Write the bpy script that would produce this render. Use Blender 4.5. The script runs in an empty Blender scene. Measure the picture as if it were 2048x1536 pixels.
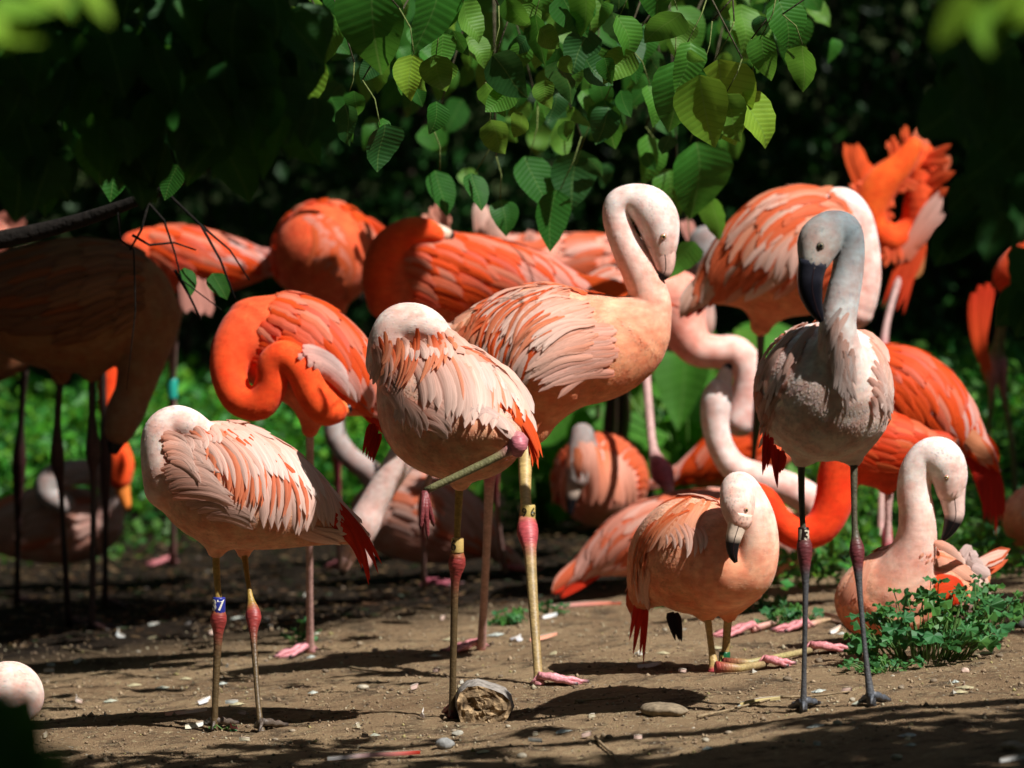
import bpy, math, random
import numpy as np
import openvdb
from mathutils import Vector
from mathutils.bvhtree import BVHTree
rnd = random.Random(11)
rng = np.random.default_rng(11)
scene = bpy.context.scene

# ---------------------------------------------------------------- camera
FPX, CX, CY, HOR, CAMH = 10635.0, 1024.0, 768.0, 178.0, 1.70
PITCH = math.atan((CY - HOR) / FPX)
cam_d = bpy.data.cameras.new('camera'); cam = bpy.data.objects.new('camera', cam_d)
scene.collection.objects.link(cam)
cam.location = (0, 0, CAMH); cam.rotation_euler = (math.pi / 2 - PITCH, 0, 0)
cam_d.sensor_width = 36; cam_d.lens = FPX * 36 / 2048
cam_d.clip_start = 0.5; cam_d.clip_end = 400
cam_d.dof.use_dof = True; cam_d.dof.focus_distance = 14.6; cam_d.dof.aperture_fstop = 2.7
scene.camera = cam
# ---------------------------------------------------------------- light
SUN_EL, SUN_AZ = math.radians(51), math.radians(-42)      # azimuth: degrees behind due right (negative: towards the camera)
SDIR = Vector((math.cos(SUN_EL) * math.cos(SUN_AZ), math.cos(SUN_EL) * math.sin(SUN_AZ), math.sin(SUN_EL)))
world = bpy.data.worlds.new('World'); scene.world = world; world.use_nodes = True
wn = world.node_tree; bg = wn.nodes['Background']
sky = wn.nodes.new('ShaderNodeTexSky'); sky.sky_type = 'NISHITA'; sky.sun_disc = False
sky.sun_elevation = SUN_EL; sky.sun_rotation = math.atan2(SDIR.x, SDIR.y)
wn.links.new(sky.outputs[0], bg.inputs[0]); bg.inputs[1].default_value = 0.05
sun_d = bpy.data.lights.new('sun', 'SUN'); sun_d.energy = 5.0; sun_d.angle = math.radians(0.5); sun_d.color = (1, .965, .92)
sun = bpy.data.objects.new('sun', sun_d); scene.collection.objects.link(sun)
sun.rotation_euler = SDIR.to_track_quat('Z', 'Y').to_euler(); sun.location = (6, 14, 9)
scene.view_settings.view_transform = 'Standard'; scene.view_settings.look = 'None'
scene.view_settings.gamma = 1; scene.view_settings.use_curve_mapping = False
scene.view_settings.exposure = 0.5
scene.cycles.max_bounces = 6; scene.cycles.diffuse_bounces = 4; scene.cycles.use_denoising = True

cp, sp = math.cos(PITCH), math.sin(PITCH)
def raydir(px, py):
    u = (px - CX) / FPX; v = -(py - CY) / FPX
    return Vector((u, cp + v * sp, -sp + v * cp))
def at(px, py, Y):
    d = raydir(px, py); return Vector((0, 0, CAMH)) + d * (Y / d.y)
def gz(x, y):
    """ground height: rises gently to the right"""
    x = np.asarray(x, float); y = np.asarray(y, float)
    base = 0.075 * np.clip(x, -6, 6)
    bump = 0.006 * np.sin(x * 3.1 + y * 1.7) + 0.005 * np.sin(x * 7.3 - y * 4.1 + 1) + 0.003 * np.sin(x * 17 + y * 13)
    return base + bump
def ground(px, py):
    Y = 14.0
    for _ in range(12):
        p = at(px, py, Y); h = CAMH - float(gz(p.x, p.y)); d = raydir(px, py)
        Y = h / (-d.z) * d.y if d.z < 0 else 40
    return at(px, py, Y)

# ---------------------------------------------------------------- object helpers
COL = scene.collection
def new_obj(name, mesh, parent=None):
    o = bpy.data.objects.new(name, mesh); COL.objects.link(o)
    if parent is not None: o.parent = parent
    return o
def tag(o, label=None, cat=None, group=None, kind=None):
    if label: o['label'] = label
    if cat: o['category'] = cat
    if group: o['group'] = group
    if kind: o['kind'] = kind
    return o
def empty(name, loc, label, cat, group=None):
    o = new_obj(name, None); o.location = loc; o.empty_display_size = .1
    return tag(o, label, cat, group)
def make_mesh(name, V, Fc, mats, cols=None, uvs=None, smooth=True, mat_idx=None):
    me = bpy.data.meshes.new(name)
    V = np.asarray(V, dtype=np.float32).reshape(-1, 3)
    me.from_pydata(V.tolist(), [], [tuple(f) for f in Fc]) if not isinstance(Fc, np.ndarray) else fast_faces(me, V, Fc)
    for m in (mats if isinstance(mats, (list, tuple)) else [mats]): me.materials.append(m)
    if cols is not None:
        a = me.color_attributes.new('Col', 'FLOAT_COLOR', 'POINT')
        c = np.ones((len(V), 4), np.float32); c[:, :3] = np.asarray(cols, np.float32).reshape(-1, 3)
        a.data.foreach_set('color', c.ravel())
    if uvs is not None:
        u = np.asarray(uvs, np.float32).reshape(-1, 2)
        li = np.zeros(len(me.loops), np.int32); me.loops.foreach_get('vertex_index', li)
        me.uv_layers.new(name='UVMap').data.foreach_set('uv', u[li].ravel())
    if smooth: me.polygons.foreach_set('use_smooth', np.ones(len(me.polygons), bool))
    if mat_idx is not None: me.polygons.foreach_set('material_index', np.asarray(mat_idx, np.int32))
    me.update()
    return me
def fast_faces(me, V, Fc):
    n = Fc.shape[1]
    me.vertices.add(len(V)); me.vertices.foreach_set('co', V.ravel())
    me.loops.add(Fc.size); me.loops.foreach_set('vertex_index', Fc.astype(np.int32).ravel())
    me.polygons.add(len(Fc)); me.polygons.foreach_set('loop_start', np.arange(0, Fc.size, n, dtype=np.int32))
    me.update(calc_edges=True)
class MB:
    """collects vertices, faces, colours and uvs for ONE mesh"""
    def __init__(s): s.V = []; s.F = []; s.C = []; s.U = []; s.M = []
    def add(s, V, Fc, C, U=None, m=0):
        o = len(s.V); s.V += [tuple(v) for v in V]; s.F += [tuple(i + o for i in f) for f in Fc]
        if isinstance(C, tuple): C = [C] * len(V)
        s.C += [tuple(c) for c in C]; s.U += list(U) if U is not None else [(0.5, 0.5)] * len(V)
        s.M += [m] * len(Fc)
    def tube(s, pts, rad, col, seg=8, flat=1.0, m=0, cap=True, up=None):
        pts = [Vector(p) for p in pts]; n = len(pts)
        if not isinstance(col, list): col = [col] * n
        V = []; C = []; U = []; Fc = []
        prev = None; L = 0
        for i, p in enumerate(pts):
            t = (pts[min(i + 1, n - 1)] - pts[max(i - 1, 0)])
            if t.length < 1e-9: t = Vector((0, 0, 1))
            t.normalize()
            if prev is None:
                a = Vector(up) if up else (Vector((0, 1, 0)) if abs(t.y) < .9 else Vector((1, 0, 0)))
            else: a = prev
            a = (a - t * a.dot(t))
            if a.length < 1e-6: a = t.orthogonal()
            a.normalize(); b = t.cross(a); prev = a
            if i: L += (pts[i] - pts[i - 1]).length
            for k in range(seg):
                th = 2 * math.pi * k / seg
                V.append(p + a * (math.cos(th) * rad[i] * flat) + b * (math.sin(th) * rad[i])); C.append(col[i]); U.append((k / seg, L))
        for i in range(n - 1):
            for k in range(seg):
                k2 = (k + 1) % seg; Fc.append((i * seg + k, i * seg + k2, (i + 1) * seg + k2, (i + 1) * seg + k))
        if cap:
            Fc.append(tuple(range(seg))[::-1]); Fc.append(tuple(range((n - 1) * seg, n * seg)))
        s.add(V, Fc, C, U, m)
    def obj(s, name, mats, parent=None, base=None, smooth=True):
        V = np.array(s.V, np.float32)
        if base is not None: V = V - np.array(base, np.float32)
        return new_obj(name, make_mesh(name, V, s.F, mats, s.C, s.U, smooth, s.M), parent)
def catmull(P, n):
    """P: list of tuples of any length -> n samples along a Catmull-Rom curve"""
    P = np.array(P, float)
    if len(P) == 2: return np.array([P[0] + (P[1] - P[0]) * k / (n - 1) for k in range(n)])
    Q = np.vstack([2 * P[0] - P[1], P, 2 * P[-1] - P[-2]]); out = []
    seg = len(P) - 1
    for k in range(n):
        t = k / (n - 1) * seg; i = min(int(t), seg - 1); t -= i
        a, b, c, d = Q[i], Q[i + 1], Q[i + 2], Q[i + 3]
        out.append(.5 * ((2 * b) + (c - a) * t + (2 * a - 5 * b + 4 * c - d) * t * t + (-a + 3 * b - 3 * c + d) * t ** 3))
    return np.array(out)
def polysample(P, t):
    P = np.array(P, float)
    if len(P) == 1: return P[0]
    x = t * (len(P) - 1); i = min(int(x), len(P) - 2); return P[i] + (P[i + 1] - P[i]) * (x - i)

# ---------------------------------------------------------------- materials
def mat(name):
    m = bpy.data.materials.new(name); m.use_nodes = True
    nt = m.node_tree; return m, nt, nt.nodes['Principled BSDF'], nt.nodes['Material Output']
def N(nt, t, **k):
    n = nt.nodes.new(t)
    for a, b in k.items():
        if a.startswith('i_'): n.inputs[int(a[2:])].default_value = b
        else: setattr(n, a, b)
    return n
def mixc(nt, a, b, fac, mode='MIX'):
    n = nt.nodes.new('ShaderNodeMix'); n.data_type = 'RGBA'; n.blend_type = mode
    for s, v in ((0, fac), (6, a), (7, b)):
        if hasattr(v, 'is_output') or isinstance(v, bpy.types.NodeSocket): nt.links.new(v, n.inputs[s])
        else: n.inputs[s].default_value = v if s == 0 else (v[0], v[1], v[2], 1)
    return n.outputs[2]
def ramp(nt, src, lo, hi, c0=(0, 0, 0), c1=(1, 1, 1)):
    r = nt.nodes.new('ShaderNodeValToRGB'); r.color_ramp.elements[0].position = lo; r.color_ramp.elements[1].position = hi
    r.color_ramp.elements[0].color = (*c0, 1); r.color_ramp.elements[1].color = (*c1, 1)
    nt.links.new(src, r.inputs[0]); return r.outputs[0]
def bump(nt, b, src, strength, dist):
    n = nt.nodes.new('ShaderNodeBump'); n.inputs['Strength'].default_value = strength; n.inputs['Distance'].default_value = dist
    nt.links.new(src, n.inputs['Height']); nt.links.new(n.outputs[0], b.inputs['Normal']); return n

def plumage_mat():
    m, nt, b, out = mat('plumage')
    at_ = N(nt, 'ShaderNodeAttribute', attribute_name='Col'); tc = N(nt, 'ShaderNodeTexCoord')
    n1 = N(nt, 'ShaderNodeTexNoise'); n1.inputs['Scale'].default_value = 70; n1.inputs['Detail'].default_value = 4
    n2 = N(nt, 'ShaderNodeTexNoise'); n2.inputs['Scale'].default_value = 320; n2.inputs['Detail'].default_value = 3
    mp = N(nt, 'ShaderNodeMapping'); mp.inputs['Scale'].default_value = (.45, 1, 1)
    nt.links.new(tc.outputs['Object'], mp.inputs[0]); nt.links.new(mp.outputs[0], n1.inputs[0]); nt.links.new(mp.outputs[0], n2.inputs[0])
    v = ramp(nt, n1.outputs[0], .3, .7, (.84, .80, .78), (1.08, 1.08, 1.08))
    c = mixc(nt, at_.outputs['Color'], v, .8, 'MULTIPLY')
    n3 = N(nt, 'ShaderNodeTexNoise'); n3.inputs['Scale'].default_value = 22; n3.inputs['Detail'].default_value = 5; nt.links.new(tc.outputs['Object'], n3.inputs[0])
    c = mixc(nt, c, ramp(nt, n3.outputs[0], .34, .66, (.90, .74, .70), (1.05, 1.30, 1.34)), .8, 'MULTIPLY')
    nt.links.new(c, b.inputs['Base Color']); b.inputs['Roughness'].default_value = .75
    b.inputs['Specular IOR Level'].default_value = .12
    b.inputs['Sheen Weight'].default_value = .06
    b.inputs['Subsurface Weight'].default_value = .35; b.inputs['Subsurface Radius'].default_value = (1, .42, .28); b.inputs['Subsurface Scale'].default_value = .022
    ad = N(nt, 'ShaderNodeMath', operation='ADD'); nt.links.new(n1.outputs[0], ad.inputs[0]); nt.links.new(n2.outputs[0], ad.inputs[1])
    bump(nt, b, ad.outputs[0], .22, .002); return m
def feather_mat():
    m, nt, b, out = mat('feather')
    at_ = N(nt, 'ShaderNodeAttribute', attribute_name='Col'); uv = N(nt, 'ShaderNodeUVMap', uv_map='UVMap')
    mp = N(nt, 'ShaderNodeMapping'); mp.inputs['Scale'].default_value = (2.2, 9, 1)
    nt.links.new(uv.outputs[0], mp.inputs[0])
    oi = N(nt, 'ShaderNodeObjectInfo')
    n1 = N(nt, 'ShaderNodeTexNoise', noise_dimensions='4D'); n1.inputs['Scale'].default_value = 1.0; n1.inputs['Detail'].default_value = 4
    mm = N(nt, 'ShaderNodeMath', operation='MULTIPLY', i_1=37.0); nt.links.new(oi.outputs['Random'], mm.inputs[0])
    nt.links.new(mp.outputs[0], n1.inputs['Vector']); nt.links.new(mm.outputs[0], n1.inputs['W'])
    v = ramp(nt, n1.outputs[0], .3, .68, (.80, .74, .70), (1.1, 1.1, 1.1))
    c = mixc(nt, at_.outputs['Color'], v, .8, 'MULTIPLY')
    nt.links.new(c, b.inputs['Base Color']); b.inputs['Roughness'].default_value = .6; b.inputs['Specular IOR Level'].default_value = .2
    bump(nt, b, n1.outputs[0], .5, .002)
    tr = N(nt, 'ShaderNodeBsdfTranslucent'); nt.links.new(c, tr.inputs[0])
    mx = N(nt, 'ShaderNodeMixShader', i_0=.24)
    nt.links.new(b.outputs[0], mx.inputs[1]); nt.links.new(tr.outputs[0], mx.inputs[2]); nt.links.new(mx.outputs[0], out.inputs[0]); return m
def leg_mat():
    m, nt, b, out = mat('leg_skin')
    at_ = N(nt, 'ShaderNodeAttribute', attribute_name='Col'); uv = N(nt, 'ShaderNodeUVMap', uv_map='UVMap')
    mp = N(nt, 'ShaderNodeMapping'); mp.inputs['Scale'].default_value = (1.0, 95, 1); nt.links.new(uv.outputs[0], mp.inputs[0])
    w = N(nt, 'ShaderNodeTexVoronoi'); w.inputs['Scale'].default_value = 3.0; mp2 = N(nt, 'ShaderNodeMapping'); mp2.inputs['Scale'].default_value = (2.6, 62, 1)
    nt.links.new(uv.outputs[0], mp2.inputs[0]); nt.links.new(mp2.outputs[0], w.inputs['Vector'])
    v = ramp(nt, w.outputs['Distance'], .0, .7, (1.12, 1.12, 1.1), (.62, .6, .58))
    n1 = N(nt, 'ShaderNodeTexNoise'); n1.inputs['Scale'].default_value = 40; tc = N(nt, 'ShaderNodeTexCoord'); nt.links.new(tc.outputs['Object'], n1.inputs[0])
    v2 = ramp(nt, n1.outputs[0], .35, .65, (.75, .75, .75), (1.15, 1.15, 1.15))
    c = mixc(nt, at_.outputs['Color'], v, .7, 'MULTIPLY'); c = mixc(nt, c, v2, .7, 'MULTIPLY')
    nt.links.new(c, b.inputs['Base Color']); b.inputs['Roughness'].default_value = .5
    bump(nt, b, w.outputs['Distance'], .5, -.002); return m
def simple_col(name, rough=.5, spec=.5, b_scale=60, b_str=.3, b_dist=.002, var=.3):
    m, nt, b, out = mat(name)
    at_ = N(nt, 'ShaderNodeAttribute', attribute_name='Col'); tc = N(nt, 'ShaderNodeTexCoord')
    n1 = N(nt, 'ShaderNodeTexNoise'); n1.inputs['Scale'].default_value = b_scale; n1.inputs['Detail'].default_value = 5; nt.links.new(tc.outputs['Object'], n1.inputs[0])
    v = ramp(nt, n1.outputs[0], .3, .7, (1 - var,) * 3, (1 + var * .4,) * 3)
    c = mixc(nt, at_.outputs['Color'], v, 1.0, 'MULTIPLY')
    nt.links.new(c, b.inputs['Base Color']); b.inputs['Roughness'].default_value = rough; b.inputs['Specular IOR Level'].default_value = spec
    bump(nt, b, n1.outputs[0], b_str, b_dist); return m
def leaf_mat(name, trans=.45, veins=True, rough=.42):
    m, nt, b, out = mat(name)
    at_ = N(nt, 'ShaderNodeAttribute', attribute_name='Col'); uv = N(nt, 'ShaderNodeUVMap', uv_map='UVMap')
    col = at_.outputs['Color']
    if veins:
        sx = N(nt, 'ShaderNodeSeparateXYZ'); nt.links.new(uv.outputs[0], sx.inputs[0])
        ab = N(nt, 'ShaderNodeMath', operation='ABSOLUTE'); nt.links.new(sx.outputs[1], ab.inputs[0])
        k = N(nt, 'ShaderNodeMath', operation='MULTIPLY', i_1=-.42); nt.links.new(ab.outputs[0], k.inputs[0])
        ad = N(nt, 'ShaderNodeMath', operation='ADD'); nt.links.new(sx.outputs[0], ad.inputs[0]); nt.links.new(k.outputs[0], ad.inputs[1])
        fr = N(nt, 'ShaderNodeMath', operation='MULTIPLY', i_1=75.0); nt.links.new(ad.outputs[0], fr.inputs[0])
        sn = N(nt, 'ShaderNodeMath', operation='SINE'); nt.links.new(fr.outputs[0], sn.inputs[0])
        vv = ramp(nt, sn.outputs[0], .55, 1.0, (1, 1, 1), (.72, .78, .66))
        col = mixc(nt, col, vv, .6, 'MULTIPLY')
        mid = ramp(nt, ab.outputs[0], .0, .02, (.35, .35, .35), (0, 0, 0))
        col = mixc(nt, col, (.16, .27, .07), mid)
        bump(nt, b, sn.outputs[0], .35, .0008)
    nt.links.new(col, b.inputs['Base Color']); b.inputs['Roughness'].default_value = rough; b.inputs['Specular IOR Level'].default_value = .3
    hs = N(nt, 'ShaderNodeHueSaturation'); hs.inputs['Value'].default_value = 1.9; hs.inputs['Hue'].default_value = .475; nt.links.new(col, hs.inputs['Color'])
    tr = N(nt, 'ShaderNodeBsdfTranslucent'); nt.links.new(hs.outputs[0], tr.inputs[0])
    mx = N(nt, 'ShaderNodeMixShader', i_0=trans)
    nt.links.new(b.outputs[0], mx.inputs[1]); nt.links.new(tr.outputs[0], mx.inputs[2]); nt.links.new(mx.outputs[0], out.inputs[0]); return m
def ground_mat():
    m, nt, b, out = mat('dirt')
    tc = N(nt, 'ShaderNodeTexCoord')
    def noise(s, d=6, r=.6):
        n = N(nt, 'ShaderNodeTexNoise'); n.inputs['Scale'].default_value = s; n.inputs['Detail'].default_value = d; n.inputs['Roughness'].default_value = r
        nt.links.new(tc.outputs['Object'], n.inputs[0]); return n.outputs[0]
    a = noise(1.6); c_ = noise(9, 8, .65); d = noise(45, 6, .7); e = noise(160, 4, .7)
    col = mixc(nt, (.31, .20, .112), (.47, .325, .185), ramp(nt, a, .35, .65))
    col = mixc(nt, col, (.11, .075, .047), ramp(nt, c_, .50, .66))
    col = mixc(nt, col, (.62, .50, .29), ramp(nt, d, .55, .68))
    col = mixc(nt, col, (.10, .065, .04), ramp(nt, e, .60, .70))
    v = N(nt, 'ShaderNodeTexVoronoi'); v.inputs['Scale'].default_value = 38; nt.links.new(tc.outputs['Object'], v.inputs['Vector'])
    sp_ = ramp(nt, v.outputs['Distance'], .10, .16, (1, 1, 1), (0, 0, 0))
    sel = ramp(nt, noise(4.5, 3, .5), .50, .60); mu = N(nt, 'ShaderNodeMath', operation='MULTIPLY'); nt.links.new(sp_, mu.inputs[0]); nt.links.new(sel, mu.inputs[1])
    col = mixc(nt, col, (.62, .60, .48), mu.outputs[0])
    v3 = N(nt, 'ShaderNodeTexVoronoi'); v3.inputs['Scale'].default_value = 90; nt.links.new(tc.outputs['Object'], v3.inputs['Vector'])
    sp3 = ramp(nt, v3.outputs['Distance'], .12, .2, (1, 1, 1), (0, 0, 0)); sel3 = ramp(nt, noise(14, 3, .5), .52, .6)
    mu3 = N(nt, 'ShaderNodeMath', operation='MULTIPLY'); nt.links.new(sp3, mu3.inputs[0]); nt.links.new(sel3, mu3.inputs[1])
    col = mixc(nt, col, (.58, .50, .26), mu3.outputs[0])
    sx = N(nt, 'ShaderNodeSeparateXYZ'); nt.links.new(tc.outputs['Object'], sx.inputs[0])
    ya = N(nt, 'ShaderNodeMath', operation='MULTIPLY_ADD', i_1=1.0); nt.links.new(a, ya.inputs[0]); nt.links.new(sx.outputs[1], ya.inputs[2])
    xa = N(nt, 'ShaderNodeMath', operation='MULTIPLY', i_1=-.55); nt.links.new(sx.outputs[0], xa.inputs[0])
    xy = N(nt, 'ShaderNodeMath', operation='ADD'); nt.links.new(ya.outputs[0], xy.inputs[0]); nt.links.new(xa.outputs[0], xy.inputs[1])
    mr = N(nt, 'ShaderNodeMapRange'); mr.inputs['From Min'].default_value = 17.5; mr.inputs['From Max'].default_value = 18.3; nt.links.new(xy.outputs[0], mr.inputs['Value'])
    col = mixc(nt, col, mixc(nt, (.014, .009, .005), (.042, .026, .014), ramp(nt, d, .4, .7)), mr.outputs[0])  # dirt colour darkened towards the back left, standing in for shade
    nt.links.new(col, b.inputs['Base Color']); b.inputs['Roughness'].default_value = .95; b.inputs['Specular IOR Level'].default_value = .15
    h = N(nt, 'ShaderNodeMath', operation='ADD'); nt.links.new(d, h.inputs[0]); nt.links.new(e, h.inputs[1])
    h2 = N(nt, 'ShaderNodeMath', operation='ADD'); nt.links.new(h.outputs[0], h2.inputs[0]); nt.links.new(c_, h2.inputs[1])
    bump(nt, b, h2.outputs[0], 1.0, .022); return m
M_PL, M_FE, M_LEG = plumage_mat(), feather_mat(), leg_mat()
M_BILL = simple_col('bill_horn', .32, .3, 90, .15, .001, .2)
M_EYE = simple_col('eye', .1, .8, 10, 0, 0, 0)
M_BAND = simple_col('band_plastic', .35, .5, 200, .08, .0006, .15)
M_LEAF = leaf_mat('tree_leaf', .40, True, .55); M_FOL = leaf_mat('foliage', .35, False, .5); M_WEED = leaf_mat('weed_leaf', .30, False, .5)
M_BARK = simple_col('bark', .9, .2, 50, .8, .01, .5)
M_STONE = simple_col('stone', .85, .3, 60, .7, .004, .45)
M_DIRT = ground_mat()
M_WOODCUT = simple_col('broken_wood', .9, .2, 70, 1.0, .01, .75)

# ---------------------------------------------------------------- ground
def ground_sheet():
    xs = np.unique(np.concatenate([np.linspace(-150, -10, 12), np.linspace(-10, -2.2, 24), np.arange(-2.2, 2.2, .016), np.linspace(2.2, 10, 24), np.linspace(10, 150, 12)]))
    ys = np.unique(np.concatenate([np.linspace(-60, 5, 12), np.linspace(5, 13.2, 40), np.arange(13.2, 17.5, .02), np.linspace(17.5, 22, 110), np.linspace(22, 40, 30), np.linspace(40, 300, 14)]))
    X, Y = np.meshgrid(xs, ys); Z = gz(X, Y)
    fine = (np.abs(X) < 2.3) & (Y > 13) & (Y < 22.5)
    # clods, small hollows, trodden ridges
    rs = np.random.default_rng(5)
    for k in range(420):
        cx = rs.uniform(-2, 2); cy = rs.uniform(13.3, 19.5); r = rs.uniform(.02, .10); a = rs.uniform(-.5, 1.0) * r * .16
        m_ = (np.abs(X - cx) < r * 2.5) & (np.abs(Y - cy) < r * 2.5)
        if m_.any(): Z[m_] += a * np.exp(-((X[m_] - cx) ** 2 + (Y[m_] - cy) ** 2) / (r * r))
    Z = Z + np.where(fine, rs.normal(0, .0013, Z.shape), 0)
    nx, ny = len(xs), len(ys)
    V = np.stack([X.ravel(), Y.ravel(), Z.ravel()], 1)
    i = np.arange(nx * ny).reshape(ny, nx)
    Fc = np.stack([i[:-1, :-1].ravel(), i[:-1, 1:].ravel(), i[1:, 1:].ravel(), i[1:, :-1].ravel()], 1)
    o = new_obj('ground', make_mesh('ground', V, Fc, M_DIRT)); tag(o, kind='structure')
ground_sheet()

# ---------------------------------------------------------------- leaves and foliage
def leaf_shape(kind='ovate'):
    """unit leaf: stem at origin, tip at +X=1, returns verts, faces, uv"""
    V = []; U = []; Fc = []
    n = 9
    for i in range(n + 1):
        s = i / n
        if kind == 'ovate': w = .40 * (math.sin(math.pi * min(1, s ** .62)) ** .75) * (1 - .35 * max(0, s - .8) / .2 * .9)
        else: w = .2 * math.sin(math.pi * s ** .8)
        if i == n: w = 0.004
        if i == 0: w = 0.03
        sag = -.16 * s * s
        for v in (-1, -.5, 0, .5, 1):
            V.append((s, v * w, sag + .22 * abs(v) * w + .012 * math.sin(s * 25) * abs(v))); U.append((s, v * w))
    for i in range(n):
        for j in range(4): a = i * 5 + j; Fc.append((a, a + 1, a + 6, a + 5))
    return np.array(V), Fc, U
LV, LF, LU = leaf_shape()
def lobed_leaf():
    """mallow-like lobed leaf, unit radius about the stem end"""
    V = [(0, 0, 0)]; U = [(0, 0)]; Fc = []; n = 22
    for i in range(n):
        a = math.pi * (.10 + 1.8 * i / (n - 1)) - math.pi
        r = 1 - .28 * abs(math.sin(2.6 * a)) + .07 * math.sin(a * 17)
        V.append((.25 + r * math.cos(a) * .8, r * math.sin(a) * .8, .18 * math.sin(a * 5) * r)); U.append((r, a * .2))
    for i in range(1, n): Fc.append((0, i, i + 1))
    return np.array(V), Fc, U
WV, WF, WU = lobed_leaf()
def frame_from(d, nrm):
    d = Vector(d).normalized(); nrm = Vector(nrm); nrm = (nrm - d * nrm.dot(d))
    if nrm.length < 1e-5: nrm = d.orthogonal()
    nrm.normalize(); s = nrm.cross(d)
    return np.array([d, s, nrm])      # rows
leaf_meshes = []
def leaf_variant_mesh(col, k, curl=1.0, wide=1.0):
    V = LV.copy(); V[:, 1] *= wide; V[:, 2] *= curl
    V[:, 2] += .09 * np.sin(V[:, 0] * (2.5 + k % 5 * .9) + k) ; V[:, 1] += .07 * np.sin(V[:, 0] * 2.5 + k)
    n = np.random.default_rng(k).uniform(.88, 1.12, len(V))[:, None]
    return make_mesh('leaf', V, LF, M_LEAF, np.tile(np.array(col), (len(V), 1)) * n, LU)
LEAFC = [(.022, .12, .012), (.035, .16, .016), (.06, .20, .02), (.02, .09, .018), (.09, .22, .025)]
for k in range(15): leaf_meshes.append(leaf_variant_mesh(LEAFC[k % 5], k, rnd.uniform(.6, 1.8), rnd.uniform(.82, 1.15)))
for k in (15, 16, 17): leaf_meshes.append(leaf_variant_mesh((.20, .36, .03) if k != 16 else (.14, .30, .025), k, rnd.uniform(.6, 1.6), rnd.uniform(.85, 1.1)))
def put_leaf(parent, base_pt, p, d, nrm, size, k=None, name='leaf'):
    me = leaf_meshes[k if k is not None else rnd.randrange(15)]
    o = new_obj(name, me, parent)
    R = frame_from(d, nrm)
    from mathutils import Matrix
    Mx = Matrix(((R[0][0], R[1][0], R[2][0], 0), (R[0][1], R[1][1], R[2][1], 0), (R[0][2], R[1][2], R[2][2], 0), (0, 0, 0, 1)))
    o.matrix_local = Matrix.Translation(Vector(p) - Vector(base_pt)) @ Mx @ Matrix.Scale(size, 4)
    return o
def cloud(P, size, cols, seed, aniso=(1, 1, 1), droop=.4, wide=.55):
    """numpy leaf cloud: each leaf a folded pointed blade of 4 triangles"""
    r = np.random.default_rng(seed); n = len(P)
    d = r.normal(0, 1, (n, 3)); d[:, 2] -= droop * 1.6; d /= np.linalg.norm(d, axis=1)[:, None]
    nn = r.normal(0, 1, (n, 3)); nn[:, 2] += .9; nn -= d * (nn * d).sum(1)[:, None]; nn /= np.linalg.norm(nn, axis=1)[:, None]
    s = np.cross(nn, d); L = (size * r.uniform(.6, 1.35, n))[:, None]
    w = L * wide * .5
    V = np.stack([P, P + d * L * .45 + s * w + nn * w * .35, P + d * L, P + d * L * .45 - s * w + nn * w * .35, P + d * L * .5], 1).reshape(-1, 3)
    b = np.arange(n)[:, None] * 5
    Fc = np.concatenate([b + np.array([[0, 1, 4]]), b + np.array([[4, 1, 2]]), b + np.array([[0, 4, 3]]), b + np.array([[4, 2, 3]])])
    cols = np.asarray(cols); c = cols[r.integers(0, len(cols), n)] * r.uniform(.75, 1.25, (n, 1))
    return V, Fc, np.repeat(c, 5, 0)
def foliage_obj(name, P, size, cols, seed, parent=None, base=(0, 0, 0), **k):
    V, Fc, C = cloud(np.asarray(P), size, cols, seed, **k)
    me = make_mesh(name, V - np.array(base), Fc, M_FOL, C, np.zeros((len(V), 2)), smooth=False)
    return new_obj(name, me, parent)
def blob_points(c, r, n, seed, clumps=14):
    """points gathered in clumps inside an uneven ellipsoid"""
    g = np.random.default_rng(seed); c = np.array(c); r = np.array(r)
    cc = g.normal(0, 1, (clumps, 3)); cc /= np.linalg.norm(cc, axis=1)[:, None]; cc *= g.uniform(.35, .95, (clumps, 1))
    k = g.integers(0, clumps, n); p = cc[k] + g.normal(0, .20, (n, 3))
    return c + p * r
def slab_points(x0, x1, y0, y1, z0, z1, n, seed, cell=.35, keep=.8):
    g = np.random.default_rng(seed); P = np.stack([g.uniform(x0, x1, n), g.uniform(y0, y1, n), g.uniform(z0, z1, n)], 1)
    h = np.sin(P[:, 0] / cell * 2.1 + seed) * np.sin(P[:, 1] / cell * 1.7 + 2 * seed)
    return P[(h < keep)]

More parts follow.
